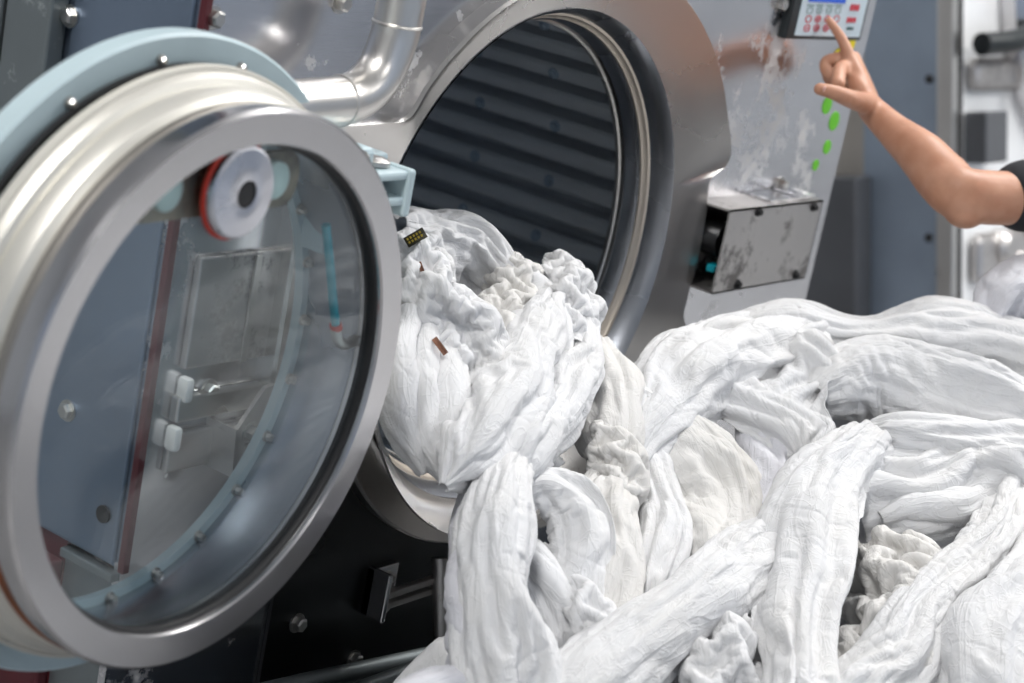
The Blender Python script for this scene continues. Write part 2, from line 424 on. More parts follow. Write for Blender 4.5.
# pipe with welded elbow
A = (-.468, -.05)
pp = [(-.455, -.055, .90), (-.462, -.055, .40), (-.463, -.055, .345), (-.466, -.055, .322), (-.478, -.055, .290), (-.500, -.055, .268), (-.530, -.056, .256), (-.560, -.058, .254), (-.66, -.06, .25), (-.69, -.05, .25), (-.705, -.01, .25), (-.705, .03, .25)]
bm = bmesh.new(); tube(bm, smooth_path(pp, 6), .029, 32); pipe = link('pipe', bm, M['pipe'], washer, W0)
for p, t in (((-.463, -.055, .345), (0, 0, 1)), ((-.545, -.057, .2548), (1, 0, .05))):
    bm = bmesh.new(); t = Vector(t).normalized(); u = t.orthogonal().normalized(); v = t.cross(u); R0, R1 = .0287, .0022
    vs = [[bm.verts.new(Vector(p) + (u * math.cos(2 * PI * i / 40) + v * math.sin(2 * PI * i / 40)) * (R0 + R1 * math.cos(2 * PI * j / 8)) + t * R1 * math.sin(2 * PI * j / 8)) for j in range(8)] for i in range(40)]
    for i in range(40):
        for j in range(8): bm.faces.new((vs[i][j], vs[i][(j + 1) % 8], vs[(i + 1) % 40][(j + 1) % 8], vs[(i + 1) % 40][j]))
    link('weld_seam', bm, M['pipe'], pipe)

# bolts on the front
for x, z in ((-.477, .353), (-.365, -.483), (-.227, -.573), (-.46, -.02), (-.43, -.2), (.58, .379), (.722, .072), (-.60, -.12), (-.685, .33)):
    bolt(washer, (x, YP - (.006 if z < -.3 else 0), ZC + z), .0105, .011)

# door: thick round porthole, folded back flat beside the opening
DX, DZ = -.836, -.009
DC = (DX, 0, ZC + DZ)
bm = bmesh.new()
prof = [(.286, -.190), (.292, -.178), (.303, -.172), (.307, -.162), (.307, -.150), (.304, -.147), (.313, -.143), (.318, -.134), (.318, -.118), (.306, -.113), (.306, -.104),
        (.296, -.098), (.284, -.098), (.276, -.12), (.268, -.16), (.264, -.19)]
lathe(bm, prof, n=160, closed=True)
TH = math.radians(4.8)
door = link('door', bm, M['body'], washer, (DX - .22 * math.sin(TH), -.22 + .22 * math.cos(TH), ZC + DZ)); door.rotation_euler = (0, 0, TH)
bm = bmesh.new(); lathe(bm, [(.2835, -.0985), (.2755, -.12), (.2672, -.16), (.2636, -.1895)], n=160); link('bore', bm, M['neck'], door)
bm = bmesh.new()
lathe(bm, [(.2625, -.200), (.2625, -.219), (.2645, -.2215), (.2965, -.2235), (.3005, -.2195), (.3008, -.214), (.2995, -.196), (.296, -.192), (.286, -.190), (.264, -.190)], n=160, closed=True)
link('door_rim', bm, M['ring'], door, sharp=14)
bm = bmesh.new(); lathe(bm, [(.296, -.192), (.2985, -.190), (.2985, -.182), (.293, -.178)], n=160); link('door_seal', bm, M['taupe'], door)
bm = bmesh.new(); rr = []
for k in range(61):
    a = math.radians(205 + 80 * k / 60); rr.append([bm.verts.new((r * math.cos(a), y, r * math.sin(a))) for r, y in ((.2965, -.192), (.3003, -.190), (.3003, -.182), (.2965, -.180))])
for A, Bq in zip(rr, rr[1:]):
    for i in range(4): bm.faces.new((A[i], A[(i + 1) % 4], Bq[(i + 1) % 4], Bq[i]))
bm.faces.new(rr[0]); bm.faces.new(rr[-1][::-1])
sl = link('seal_stain', bm, M['rust'], door); sl['label'] = 'rust-orange stretch of seal on the door lower left'
bm = bmesh.new(); lathe(bm, [(.306, -.1125), (.3195, -.1125), (.3195, -.1060), (.306, -.1045)], n=160); link('groove_seal', bm, M['rubber'], door)
bm = bmesh.new(); lathe(bm, [(.2625, -.214), (.2595, -.213), (.2580, -.206), (.2600, -.198), (.2640, -.197)], n=160); link('glass_gasket', bm, M['rubber'], door)
bm = bmesh.new(); solid_lathe(bm, [(.2625, -.208), (.2625, -.201)], n=128); link('glass', bm, M['glass'], door, smooth=False)
bm = bmesh.new(); lathe(bm, [(.3185, -.134), (.322, -.133), (.3228, -.129), (.3228, -.125), (.319, -.122)], n=160); link('cream_seal', bm, M['cream'], door)
bm = bmesh.new(); lathe(bm, [(.272, -.100), (.330, -.103), (.346, -.105), (.3495, -.102), (.3495, -.080), (.346, -.077), (.276, -.085)], n=160, closed=True)
fl = link('door_flange', bm, M['blue'], door); fl['label'] = 'pale blue painted flange behind the door'
for k in range(16):
    a = 2 * PI * (k + .3) / 16
    bolt(door, (.3245 * math.cos(a), -.1033, .3245 * math.sin(a)), .0042, .006)
for k in range(24):
    a = 2 * PI * (k + .1) / 24
    bolt(door, (.2775 * math.cos(a), -.1005, .2775 * math.sin(a)), .0050, .008)
# locking disc on the glass, with red gasket, and its bracket behind
px, pz = -.862 - DX, .207 - DZ
kd = None
bm = bmesh.new(); solid_lathe(bm, [(.048, -.209), (.0505, -.2105), (.0505, -.2135), (.048, -.215)], (px, 0, pz), 64); rg = link('disc_gasket', bm, M['redgasket'], door); rg['label'] = 'red rubber gasket under the disc'
bm = bmesh.new(); lathe(bm, [(.0475, -.215), (.0475, -.2210), (.0445, -.2240), (.030, -.2260), (.0155, -.2278), (.0145, -.2273), (.0145, -.219)], (px, 0, pz), 64); dk = link('centre_disc', bm, M['alu'], door); dk['label'] = 'turned aluminium disc'
bm = bmesh.new(); solid_lathe(bm, [(.0145, -.2260), (.0145, -.2261)], (px, 0, pz), 32); link('hole', bm, M['rubber'], dk)
bm = bmesh.new()
hull = []
for cx in (-.115, .115):
    for i in range(17):
        a = PI / 2 + (PI * i / 16 if cx < 0 else PI + PI * i / 16)
        hull.append((px + cx + .022 * math.cos(a), pz - .003 + .030 * math.sin(a)))
prism(bm, hull, -.185, -.175); br = link('disc_bracket', bm, M['rusty'], door, smooth=False); br['label'] = 'rust-stained bracket seen through the glass'
for cx in (-.080, .086):
    bm = bmesh.new(); solid_lathe(bm, [(.020, -.185), (.020, -.196), (.015, -.1995), (.004, -.2005)], (px + cx, 0, pz), 32); link('bracket_cap', bm, M['green_glass'], br)
bm = bmesh.new(); box(bm, (px - .02, -.201, pz - .02), (px + .02, -.185, pz + .02)); link('bracket_stud', bm, M['rusty'], br, smooth=False)
# hinge between door and frame
bm = bmesh.new()
box(bm, (-.545, -.128, .155), (-.478, -.060, .166), .004); box(bm, (-.545, -.128, .186), (-.482, -.060, .197), .004)
box(bm, (-.486, -.132, .142), (-.474, -.050, .200), .004); box(bm, (-.55, -.06, .13), (-.44, 0.0, .20), .005); box(bm, (-.60, -.12, .10), (-.54, -.075, .225), .006)
hg = link('hinge', bm, M['blue'], washer, (0, 0, ZC - .010), smooth=False); hg['label'] = 'pale blue painted door hinge bracket'
bm = bmesh.new(); solid_lathe(bm, [(.011, -.05), (.011, .050)], (-.510, -.095, .155), 24, 'z'); solid_lathe(bm, [(.019, .044), (.019, .049), (.012, .052)], (-.510, -.095, .155), 24, 'z'); link('hinge_pin', bm, M['bolt'], hg)
bolt(hg, (-.565, -.12, .214), .007, .007)

# what shows through the glass on the machine's front: cover plate, latch bracket, hose
bm = bmesh.new(); box(bm, (-.655, YP - .010, -.085), (-.44, YP, .052), .003); cp = link('cover_plate', bm, M['boxsteel'], washer, W0, smooth=False); cp['label'] = 'smoky steel cover plate seen through the door glass'
bm = bmesh.new(); box(bm, (-.565, YP - .014, -.085), (-.555, YP - .0102, .05), .001); link('cover_rib', bm, M['bolt'], cp, smooth=False)
bm = bmesh.new(); box(bm, (-.66, YP - .014, -.150), (-.40, YP, -.118), .003); link('latch_rail', bm, M['pipe'], washer, W0, smooth=False)
bm = bmesh.new(); box(bm, (-.66, YP - .010, -.215), (-.40, YP, -.165), .003); link('latch_rail', bm, M['boxsteel'], washer, W0, smooth=False)
def on_front(px, py, dy): q = at_y(px, py, YP - dy); return q[0], q[2] - ZC
bm = bmesh.new(); prism(bm, [on_front(*q, .05) for q in ((232, 478), (262, 470), (275, 384), (266, 388), (238, 430))], YP - .05, YP - .044); prism(bm, [on_front(*q, .05) for q in ((232, 478), (236, 478), (240, 430), (236, 430))], YP - .05, YP); link('latch_plate', bm, M['boxsteel'], washer, W0, smooth=False)
for q in ((285, 388), (250, 432), (247, 470), (230, 500)):
    x, z = on_front(*q, .05); bolt(washer, (x, YP - .05, ZC + z), .010, .012)
fx, fz = on_front(250, 447, .06)
bm = bmesh.new(); prism(bm, [(fx, fz), (fx + .055, fz + .016), (fx + .055, fz - .004), (fx, fz - .004)], YP - .075, YP); link('latch_finger', bm, M['pipe'], washer, W0, smooth=False)
for q in ((191, 392), (179, 441)):
    x, z = on_front(*q, .02); bm = bmesh.new(); box(bm, (x - .007, YP - .02, z - .016), (x + .007, YP, z + .016), .006); wc = link('clip', bm, M['white'], washer, W0); wc['label'] = 'small white block standing for a highlight on the front'  # white blocks paint two blurred highlights behind the glass
bm = bmesh.new(); solid_lathe(bm, [(.009, -.09), (.009, -.06)], (*on_front(253, 473, .07)[:1], YP, on_front(253, 473, .07)[1]), 20); oc = link('cap', bm, M['orange'], washer, W0); oc['label'] = 'small orange cap by the latch'
def in_door(px, py, y):
    q = Vector(at_y(px, py, y)) - Vector((DX - .22 * math.sin(TH), -.22 + .22 * math.cos(TH), ZC + DZ)); q.rotate(Matrix.Rotation(-TH, 3, 'Z')); return q
bm = bmesh.new(); tube(bm, smooth_path([in_door(326, 225, -.165), in_door(330, 265, -.165), in_door(333, 300, -.165), in_door(336, 326, -.165)], 8), .0052, 14); hs = link('hose', bm, M['teal'], door); hs['label'] = 'teal hose inside the door'
bm = bmesh.new(); tube(bm, smooth_path([in_door(336, 328, -.165), in_door(338, 340, -.165), in_door(346, 344, -.165), in_door(358, 338, -.165)], 6), .0068, 16); link('hose_elbow', bm, M['bolt'], door)
bm = bmesh.new(); tube(bm, [in_door(335.5, 324, -.165), in_door(336.5, 329, -.165)], .0072, 16); link('hose_collar', bm, M['redgasket'], hs)

# control panel with keypad
cpn = bpy.data.objects.new('control_panel', None); COL.objects.link(cpn); cpn.parent = washer; cpn.location = W0
bm = bmesh.new(); box(bm, (.594, .008, .325), (.862, YP, .58), .004); link('bezel', bm, M['black'], cpn, smooth=False)
bm = bmesh.new(); box(bm, (.621, .0065, .332), (.850, .0085, .565)); kp = link('keypad', bm, M['key_plate'], cpn, smooth=False); kp['label'] = 'pale blue keypad foil'
KY = .0060
def kp_at(px, py): q = at_y(px, py, KY); return q[0], q[2] - ZC
x0, z0 = kp_at(808.5, 1.5); x1, _ = kp_at(845.5, 1.5)
bm = bmesh.new(); box(bm, (x0, .005, z0), (x1, .007, z0 + .07), .001); link('display', bm, M['lcd'], cpn, smooth=False)
def key(px, py, mat, mark):
    x, z = kp_at(px, py); bm = bmesh.new(); rx, rz = .0112, .0062
    R = []
    for f_ in (1, .70): R.append([bm.verts.new((x + rx * f_ * math.cos(2 * PI * i / 28), KY, z + rz * f_ * math.sin(2 * PI * i / 28))) for i in range(28)])
    for i in range(28): bm.faces.new((R[0][i], R[0][(i + 1) % 28], R[1][(i + 1) % 28], R[1][i]))
    if mark in (1, 2): box(bm, (x - .0014, KY - .0004, z - .0036), (x + .0014, KY, z + .0036))
    if mark in (1, 3): box(bm, (x - .0060, KY - .0004, z - .0009), (x + .0060, KY, z + .0009))
    link('key', bm, M[mat], cpn, smooth=False)
for i, px in enumerate((810, 819.5, 829, 838)):
    x, z = kp_at(px + 1, 5.5); bm = bmesh.new(); box(bm, (x - .012, KY, z - .0012), (x + .012, KY + .0005, z + .0012)); link('key_caption', bm, M['key_grey'], cpn, smooth=False)
    key(px, 10.5, 'key_grey', (0, 2, 3, 0)[i]); key(px - 1.5, 19, 'key_red', (0, 1, 2, 0)[i]); key(px - 3, 28, 'key_red', (3, 1, 1, 2)[i])
for px, py, mt, hz in ((855, 7.5, 'key_red', .0055), (851.5, 20, 'key_red', .0045), (850, 28.5, 'key_dark', .0022)):
    x, z = kp_at(px, py); bm = bmesh.new()
    if mt == 'key_red':
        for k in range(3): box(bm, (x - .017 + k * .012, KY - .0004, z - hz), (x - .017 + k * .012 + .0085, KY, z + hz))
        box(bm, (x - .017, KY - .0002, z - .0014), (x + .017, KY, z + .0014))
    else: box(bm, (x - .012, KY - .0004, z - hz), (x + .012, KY, z + hz))
    link('key', bm, M[mt], cpn, smooth=False)
def dot(px, py, rx, rz, mat):
    p = at_y(px, py, YP); bm = bmesh.new()
    vs = [bm.verts.new((p[0] + rx * math.cos(2 * PI * i / 28), YP - .0012, p[2] - ZC + rz * math.sin(2 * PI * i / 28))) for i in range(28)]
    bm.faces.new(vs); r = bmesh.ops.extrude_face_region(bm, geom=bm.faces[:])
    for v in r['geom']:
        if isinstance(v, bmesh.types.BMVert): v.co.y += .001
    o = link('sticker', bm, M[mat], washer, W0, smooth=False); return o
for p in ((834, 121, .017, .017), (827, 147, .013, .0125), (815.5, 165, .010, .010), (827, 105, .016, .016)): dot(*p, 'green')['label'] = 'green dot sticker'
for p in ((838, 57, .020, .016), (850, 44, .017, .016)): dot(*p, 'yellow')['label'] = 'yellow dot sticker'
# junction box under the control panel
bm = bmesh.new()
jx0, jx1, jy, jz0, jz1 = .446, .755, -.045, -.077, .062
box(bm, (jx0, jy, jz0), (jx1, jy + .003, jz1)); box(bm, (jx0, jy, jz1 - .003), (jx1, YP, jz1)); box(bm, (jx0, jy, jz0), (jx1, YP, jz0 + .003)); box(bm, (jx1 - .003, jy, jz0), (jx1, YP, jz1))
jb = link('junction_box', bm, M['boxsteel'], washer, W0, smooth=False); jb['label'] = 'grimy steel box with an open left end'
for x, z in ((.535, .055), (.725, .052), (.520, -.066), (.715, -.066)): bolt(jb, (x, jy, z), .006, .006, mat='rubber', name='screw')
bm = bmesh.new(); solid_lathe(bm, [(.028, -.03), (.028, .02), (.018, .02)], (.475, 0, .005), 24); link('switch', bm, M['dark_steel'], jb)
bm = bmesh.new(); box(bm, (.452, -.035, -.045), (.47, -.02, -.033), .002); ws = link('connector', bm, M['teal'], jb, smooth=False); ws['label'] = 'teal connector'
bm = bmesh.new(); box(bm, (.60, -.03, .062), (.735, .022, .066), .001); box(bm, (.69, -.035, .066), (.745, .02, .0695), .002); link('box_lid', bm, M['panel'], jb, smooth=False)
bm = bmesh.new(); box(bm, (.62, -.03, -.083), (.64, -.015, -.077)); link('clip', bm, M['rubber'], jb, smooth=False)
# guard rail on the lower left
bm = bmesh.new(); box(bm, (-.232, -.022, -.500), (-.224, YP - .006, -.428), .002); box(bm, (-.232, .004, -.50), (-.180, YP - .006, -.428), .002); gr = link('rail_mount', bm, M['panel'], washer, W0, smooth=False)
bm = bmesh.new(); box(bm, (-.224, -.020, -.466), (-.115, -.008, -.456), .002); box(bm, (-.224, -.020, -.482), (-.115, -.008, -.473), .002); link('rail_arm', bm, M['boxsteel'], gr, smooth=False)
bolt(gr, (-.203, .004, -.445), .007, .009); bolt(gr, (-.203, .004, -.490), .007, .009)
bm = bmesh.new(); tube(bm, [(-.6, -.06, -.505), (-.43, -.06, -.521), (-.085, -.06, -.56), (.4, -.06, -.60)], .0135, 20); rl = link('guard_rail', bm, M['galv'], washer, W0); bm = bmesh.new(); tube(bm, [(-.122, -.06, -.556), (-.108, -.014, -.43)], .0145, 20); link('rail_post', bm, M['boxsteel'], gr); rl['label'] = 'galvanised tube rail low on the front'
# ------------------------------------------------------------------ the tipped-back machine behind, right
t2 = thing('washing_machine', 'bright stainless machine tipped back behind the worker, with blue-grey side panel', 'washing machine', (2.2, .08, ZC - 1.08))
t2.rotation_euler = (math.radians(-15), 0, 0)
T = lambda z: z   # local z: height above its base
bm = bmesh.new(); box(bm, (0, 0, .02), (1.35, .012, 2.0)); link('front_panel', bm, M['panel2'], t2, smooth=False)
bm = bmesh.new(); box(bm, (0, .012, 0), (.01, 1.1, 2.0)); box(bm, (0, 1.09, 0), (1.35, 1.1, 2.0)); box(bm, (1.34, .012, 0), (1.35, 1.1, 2.0)); box(bm, (0, .012, 1.99), (1.35, 1.1, 2.0)); link('housing', bm, M['taupe'], t2, smooth=False)
bm = bmesh.new(); box(bm, (-.014, .03, .05), (0, .225, 1.98), .004); sp = link('side_panel', bm, M['bluepanel'], t2, smooth=False)
for z in (.9, 1.28, 1.62): bolt(sp, (-.014, .05, z), .008, .006, (-1, 0, 0), 'rubber')
bm = bmesh.new(); box(bm, (-.018, -.012, .05), (.012, .030, 1.98), .003); link('corner_post', bm, M['pipe'], t2, smooth=False)
bm = bmesh.new(); box(bm, (.013, -.010, .05), (.045, -.001, 1.98), .002); link('door_gap_seal', bm, M['rubber'], t2, smooth=False)
bm = bmesh.new(); box(bm, (-.10, .20, .05), (-.015, .75, 1.05), .008); sb = link('side_box', bm, M['dark_steel2'], t2, smooth=False); sb['label'] = 'dark grey box low on the side'
bm = bmesh.new(); lathe(bm, [(.30, 0), (.30, -.05), (.33, -.07), (.37, -.07), (.40, -.04), (.40, 0)], (.68, -.002, 1.50), 96); link('door_ring', bm, M['ring'], t2)
bm = bmesh.new(); solid_lathe(bm, [(.30, -.03), (.25, -.06), (.1, -.08)], (.68, 0, 1.50), 64); link('door_window', bm, M['pale_window'], t2)
bm = bmesh.new(); box(bm, (.07, -.06, 1.075), (.20, -.001, 1.20), .006); link('control_box', bm, M['dark_steel2'], t2, smooth=False)
bm = bmesh.new(); tube(bm, smooth_path([(.06, -.05, 1.36), (.2, -.08, 1.37), (.33, -.08, 1.40), (.36, -.02, 1.41)], 6), .028, 16); lh = link('latch_handle', bm, M['black'], t2)
bm = bmesh.new(); tube(bm, [(.30, -.07, 1.40), (.36, -.12, 1.30), (.38, -.12, 1.22)], .014, 12); link('grip', bm, M['boxsteel'], lh)
bm = bmesh.new(); box(bm, (.08, -.03, 1.25), (.5, -.001, 1.33), .02); link('latch_plate', bm, M['boxsteel'], t2, smooth=False)
bm = bmesh.new(); box(bm, (.10, -.03, .78), (.5, -.001, .9), .02); link('latch_plate', bm, M['boxsteel'], t2, smooth=False)
for x, z in ((.25, .86), (.36, .80), (.30, .72), (.42, .92)):
    bm = bmesh.new(); solid_lathe(bm, [(.045, -.005), (.045, -.04), (.03, -.055)], (x, 0, z), 24); link('valve_cap', bm, M['boxsteel'], t2)
# ------------------------------------------------------------------ linen: every sheet is a relaxed cloth grid laid along its own course
BASE_PTS = np.array([
 (400,215,2.66),(470,235,2.78),(510,285,2.80),(560,270,2.86),(600,330,2.84),(420,300,2.54),(480,330,2.66),(395,400,2.46),(450,450,2.47),(540,400,2.64),(620,400,2.80),
 (440,560,2.36),(480,683,2.33),(600,560,2.52),(600,683,2.42),(700,380,2.93),(680,500,2.72),(740,600,2.58),(800,300,3.14),(830,450,2.86),(900,330,3.10),
 (1024,300,3.16),(1024,400,3.0),(950,450,2.90),(950,600,2.66),(1024,683,2.56),(800,683,2.47),(700,683,2.44),(480,820,2.26),(700,820,2.36),(1000,820,2.44),(620,340,2.95),(1180,340,3.2),(1180,470,3.02),(1180,820,2.62)], float)
def _tps():
    P = BASE_PTS[:, :2] / 500; t = BASE_PTS[:, 2]; n = len(P)
    d = np.linalg.norm(P[:, None] - P[None], axis=2)
    K = np.where(d > 0, d * d * np.log(d + 1e-12), 0) + 2e-3 * np.eye(n)
    Q = np.c_[np.ones(n), P]
    A = np.block([[K, Q], [Q.T, np.zeros((3, 3))]])
    return P, np.linalg.solve(A, np.r_[t, np.zeros(3)])
_TP, _TW = _tps()
def base_depth(px, py):
    q = np.stack([np.asarray(px, float), np.asarray(py, float)], -1) / 500
    d = np.linalg.norm(q[..., None, :] - _TP, axis=-1)
    K = np.where(d > 0, d * d * np.log(d + 1e-12), 0)
    return K @ _TW[:-3] + _TW[-3] + q @ _TW[-2:]
def pile_pt(px, py, lift):
    return at_depth(px, py, float(base_depth(px, py)) - lift)

class VNoise:
    def __init__(s, seed):
        s.g = np.random.RandomState(seed).rand(256, 256) * 2 - 1
    def __call__(s, x, y):
        xi = np.floor(x).astype(int); yi = np.floor(y).astype(int); fx = x - xi; fy = y - yi
        fx = fx * fx * fx * (fx * (fx * 6 - 15) + 10); fy = fy * fy * fy * (fy * (fy * 6 - 15) + 10)
        g = s.g; a = g[xi % 256, yi % 256]; b = g[(xi + 1) % 256, yi % 256]; c = g[xi % 256, (yi + 1) % 256]; d = g[(xi + 1) % 256, (yi + 1) % 256]
        return (a * (1 - fx) + b * fx) * (1 - fy) + (c * (1 - fx) + d * fx) * fy

def interp(vals, u):
    vals = np.asarray(vals, float); k = np.linspace(0, 1, len(vals)); return np.interp(u, k, vals)
def upsample(X):
    """double the grid with a smooth (cubic) midpoint"""
    def up(A):
        n = A.shape[0]; P = np.concatenate([2 * A[:1] - A[1:2], A, 2 * A[-1:] - A[-2:-1]])
        mid = (-P[:-3] + 9 * P[1:-2] + 9 * P[2:-1] - P[3:]) / 16
        out = np.empty((2 * n - 1,) + A.shape[1:]); out[::2] = A; out[1::2] = mid; return out
    return up(up(X).swapaxes(0, 1)).swapaxes(0, 1)
def normals(X):
    du = np.gradient(X, axis=0); dv = np.gradient(X, axis=1); n = np.cross(du, dv)
    return n / (np.linalg.norm(n, axis=2, keepdims=True) + 1e-12)

def _pair(X, sa, sb, L, k, comp=True):
    A = X[sa]; B = X[sb]; d = B - A; l = np.sqrt((d * d).sum(-1)) + 1e-9
    c = (l - L) / l
    if not comp: c = np.minimum(c, 0)          # only pushes apart (bending)
    d *= (.5 * k * c)[..., None]
    X[sa] += d; X[sb] -= d
def relax(X, Bp, Bn, su, sv, iters, ka, kn, lim, kb, seed):
    """PBD: the cloth is longer than its course by su, sv, so it buckles into folds about the body Bp it lies on"""
    nu, nv = X.shape[:2]
    Lu0 = np.linalg.norm(Bp[1:] - Bp[:-1], axis=2); Lv0 = np.linalg.norm(Bp[:, 1:] - Bp[:, :-1], axis=2)
    Lu = Lu0 * su; Lv = Lv0 * sv
    Ld = np.sqrt(((Lu[:, 1:] + Lu[:, :-1]) / 2) ** 2 + ((Lv[1:] + Lv[:-1]) / 2) ** 2)
    V = np.zeros_like(X)
    for it in range(iters):
        Y = X + V * .92
        # stay with the body: stiff along it, soft off it
        D = Y - Bp; dn = (D * Bn).sum(2, keepdims=True); Dt = D - dn * Bn
        Y -= ka * Dt; Y -= kn * dn * Bn
        over = np.clip(dn, -lim[0], lim[1]) - dn; Y += .5 * over * Bn
        for o in (0, 1):
            a = slice(o, nu - 1, 2); b = slice(o + 1, nu, 2); n_ = len(range(o, nu - 1, 2)); b = slice(o + 1, o + 1 + 2 * n_ - 1, 2); a = slice(o, o + 2 * n_ - 1, 2)
            _pair(Y, (a, slice(None)), (b, slice(None)), Lu[a], .9)
            n_ = len(range(o, nv - 1, 2)); b = slice(o + 1, o + 2 * n_, 2); a = slice(o, o + 2 * n_ - 1, 2)
            _pair(Y, (slice(None), a), (slice(None), b), Lv[:, a], .9)
        for o in (0, 1):
            n_ = len(range(o, nu - 1, 2)); a = slice(o, o + 2 * n_ - 1, 2); b = slice(o + 1, o + 2 * n_, 2)
            _pair(Y, (a, slice(0, nv - 1)), (b, slice(1, nv)), Ld[a], .35)
            _pair(Y, (a, slice(1, nv)), (b, slice(0, nv - 1)), Ld[a], .35)
        for s_ in (2, 4):
            k = kb if s_ == 2 else kb * .5
            if nu > s_:
                for o in range(0, s_):
                    ia = np.arange(o, nu - s_, 2 * s_); 
                    if len(ia): _pair_idx(Y, ia, ia + s_, 0, Lu, s_, k)
                    ia = np.arange(o + s_, nu - s_, 2 * s_)
                    if len(ia): _pair_idx(Y, ia, ia + s_, 0, Lu, s_, k)
            if nv > s_:
                for o in range(0, s_):
                    ia = np.arange(o, nv - s_, 2 * s_)
                    if len(ia): _pair_idx(Y, ia, ia + s_, 1, Lv, s_, k)
                    ia = np.arange(o + s_, nv - s_, 2 * s_)
                    if len(ia): _pair_idx(Y, ia, ia + s_, 1, Lv, s_, k)
        V = Y - X; X = Y
    return X
def _pair_idx(Y, ia, ib, ax, L, s_, k):
    if ax == 0:
        Ls = sum(L[ia + j] for j in range(s_)); A = Y[ia]; B = Y[ib]
    else:
        Ls = sum(L[:, ia + j] for j in range(s_)); A = Y[:, ia]; B = Y[:, ib]
    d = B - A; l = np.sqrt((d * d).sum(-1)) + 1e-9
    c = np.minimum((l - Ls * .97) / l, 0); d *= (.5 * k * c)[..., None]
    if ax == 0: Y[ia] += d; Y[ib] -= d
    else: Y[:, ia] += d; Y[:, ib] -= d

UP = np.array([0, 0, 1.0])
def body_surface(path, hw, bulge, phi, nu, nv, tilt=0.0, up=.35, wob=0.0, seed=0):
    P = np.array([pile_pt(*p) for p in path])
    # smooth path through the points
    u = np.linspace(0, 1, nu)
    ctr = np.array(smooth_path([tuple(p) for p in P], 16)); s = np.r_[0, np.cumsum(np.linalg.norm(np.diff(ctr, axis=0), axis=1))]; s /= s[-1]
    C = np.stack([np.interp(u, s, ctr[:, k]) for k in range(3)], 1)
    kp = [0] ; 
    sp = np.r_[0, np.cumsum(np.linalg.norm(np.diff(P, axis=0), axis=1))]; sp /= sp[-1]
    W = np.interp(u, sp, hw) if len(hw) == len(P) else interp(hw, u)
    Bg = interp(bulge, u) if np.ndim(bulge) else np.full(nu, bulge)
    for _ in range(int(nu * .06) + 1):
        W[1:-1] = (W[:-2] + 2 * W[1:-1] + W[2:]) / 4
    T = np.gradient(C, axis=0); T /= np.linalg.norm(T, axis=1, keepdims=True)
    view = CAM_O - C; view /= np.linalg.norm(view, axis=1, keepdims=True)
    n0 = view + UP * up
    S = np.cross(T, n0); S /= np.linalg.norm(S, axis=1, keepdims=True)
    Nn = np.cross(S, T)
    scale = np.linalg.norm(CAM_O - C, axis=1) / FPX
    W = W * scale
    Bg = Bg * np.clip(1.6 * W / W.max(), .03, 1)
    f = np.linspace(-phi, phi, nv)
    gw = VNoise(seed + 501); sp_ = s_len = np.linalg.norm(np.diff(P, axis=0), axis=1).sum(); uu_ = u * s_len / .11
    end = np.clip(np.minimum(u, 1 - u) / .12, 0, 1)
    C = C + S * (wob * .35 * end * W * gw(uu_ + 3, uu_ * 0 + 1))[:, None]
    W = W * (1 + wob * .45 * gw(uu_ * 1.3 + 7, uu_ * 0 + 5))
    smax = math.sin(min(phi, PI / 2))
    off_s = np.sin(f) / smax; off_n = np.cos(f)
    X = C[:, None] + S[:, None] * (W[:, None] * off_s)[..., None] + Nn[:, None] * ((Bg[:, None]) * (off_n - .3))[..., None]
    if wob:   # slumped, uneven stuffing of the roll
        ff = f[None] / max(phi, .1)
        X = X + Nn[:, None] * (wob * .55 * W[:, None] * gw(uu_[:, None] * .9 + 2, ff * 1.6 + 11))[..., None]
    if tilt: X += Nn[:, None] * (W[:, None] * tilt * off_s)[..., None]
    return X, W

def fold_field(seed, Lu, Lv, nu, nv, folds, cross, sharp):
    """long creases along the sheet with sharp crests that start, fork and die out; plus cross buckles"""
    g = [VNoise(seed + 31 * k) for k in range(8)]
    u = np.linspace(0, 1, nu)[:, None] * np.ones((1, nv)); v = np.ones((nu, 1)) * np.linspace(0, 1, nv)[None]
    def ridge(n): return 1 - 2.4 * np.sqrt(n * n + .0025)
    wv = v + .10 * g[6](u * 2.3 + 5, v * 1.5 + 2) + .03 * g[7](u * 6 + 5, v * 4 + 2)
    h = 0; a = 1; fu, fv = folds
    for k in range(3):
        n = g[k](u * fu + 3.3 + k, wv * fv + 7.1 * k)
        h = h + a * ((1 - sharp) * n * 1.6 + sharp * ridge(n))
        a *= .42; fu *= 1.7; fv *= 2.1
    asp = Lu / max(Lv, 1e-3)
    wu = u + .08 * g[5](u * 4, v * 4); q = folds[1] * .8
    x = g[3](wu * q * asp + v * 3 + 1, wv * q - u * asp * 2 + 5); y = g[4](wu * q * asp * 1.9 - v * 2, wv * q * 1.9 + u * asp * 3 + 9)
    hx = cross * (ridge(x) + .5 * ridge(y))
    return h + hx, hx
def smooth_normals(X, n):
    nX = normals(X)
    for _ in range(n):
        nX[1:-1] = (nX[:-2] + 2 * nX[1:-1] + nX[2:]) / 4; nX[:, 1:-1] = (nX[:, :-2] + 2 * nX[:, 1:-1] + nX[:, 2:]) / 4
    return nX / (np.linalg.norm(nX, axis=2, keepdims=True) + 1e-9)
def facets(x, y, seed):
    """distance to the nearest of scattered points: flat-sided dents meeting in sharp creases"""
    g = np.random.RandomState(seed).rand(128, 128, 2)
    xi = np.floor(x).astype(int); yi = np.floor(y).astype(int); best = np.full(x.shape, 9.0)
    for i in (-1, 0, 1):
        for j in (-1, 0, 1):
            p = g[(xi + i) % 128, (yi + j) % 128]
            best = np.minimum(best, (xi + i + p[..., 0] - x) ** 2 + (yi + j + p[..., 1] - y) ** 2)
    return np.sqrt(best) - .45
LINEN = 'heaped white linen'
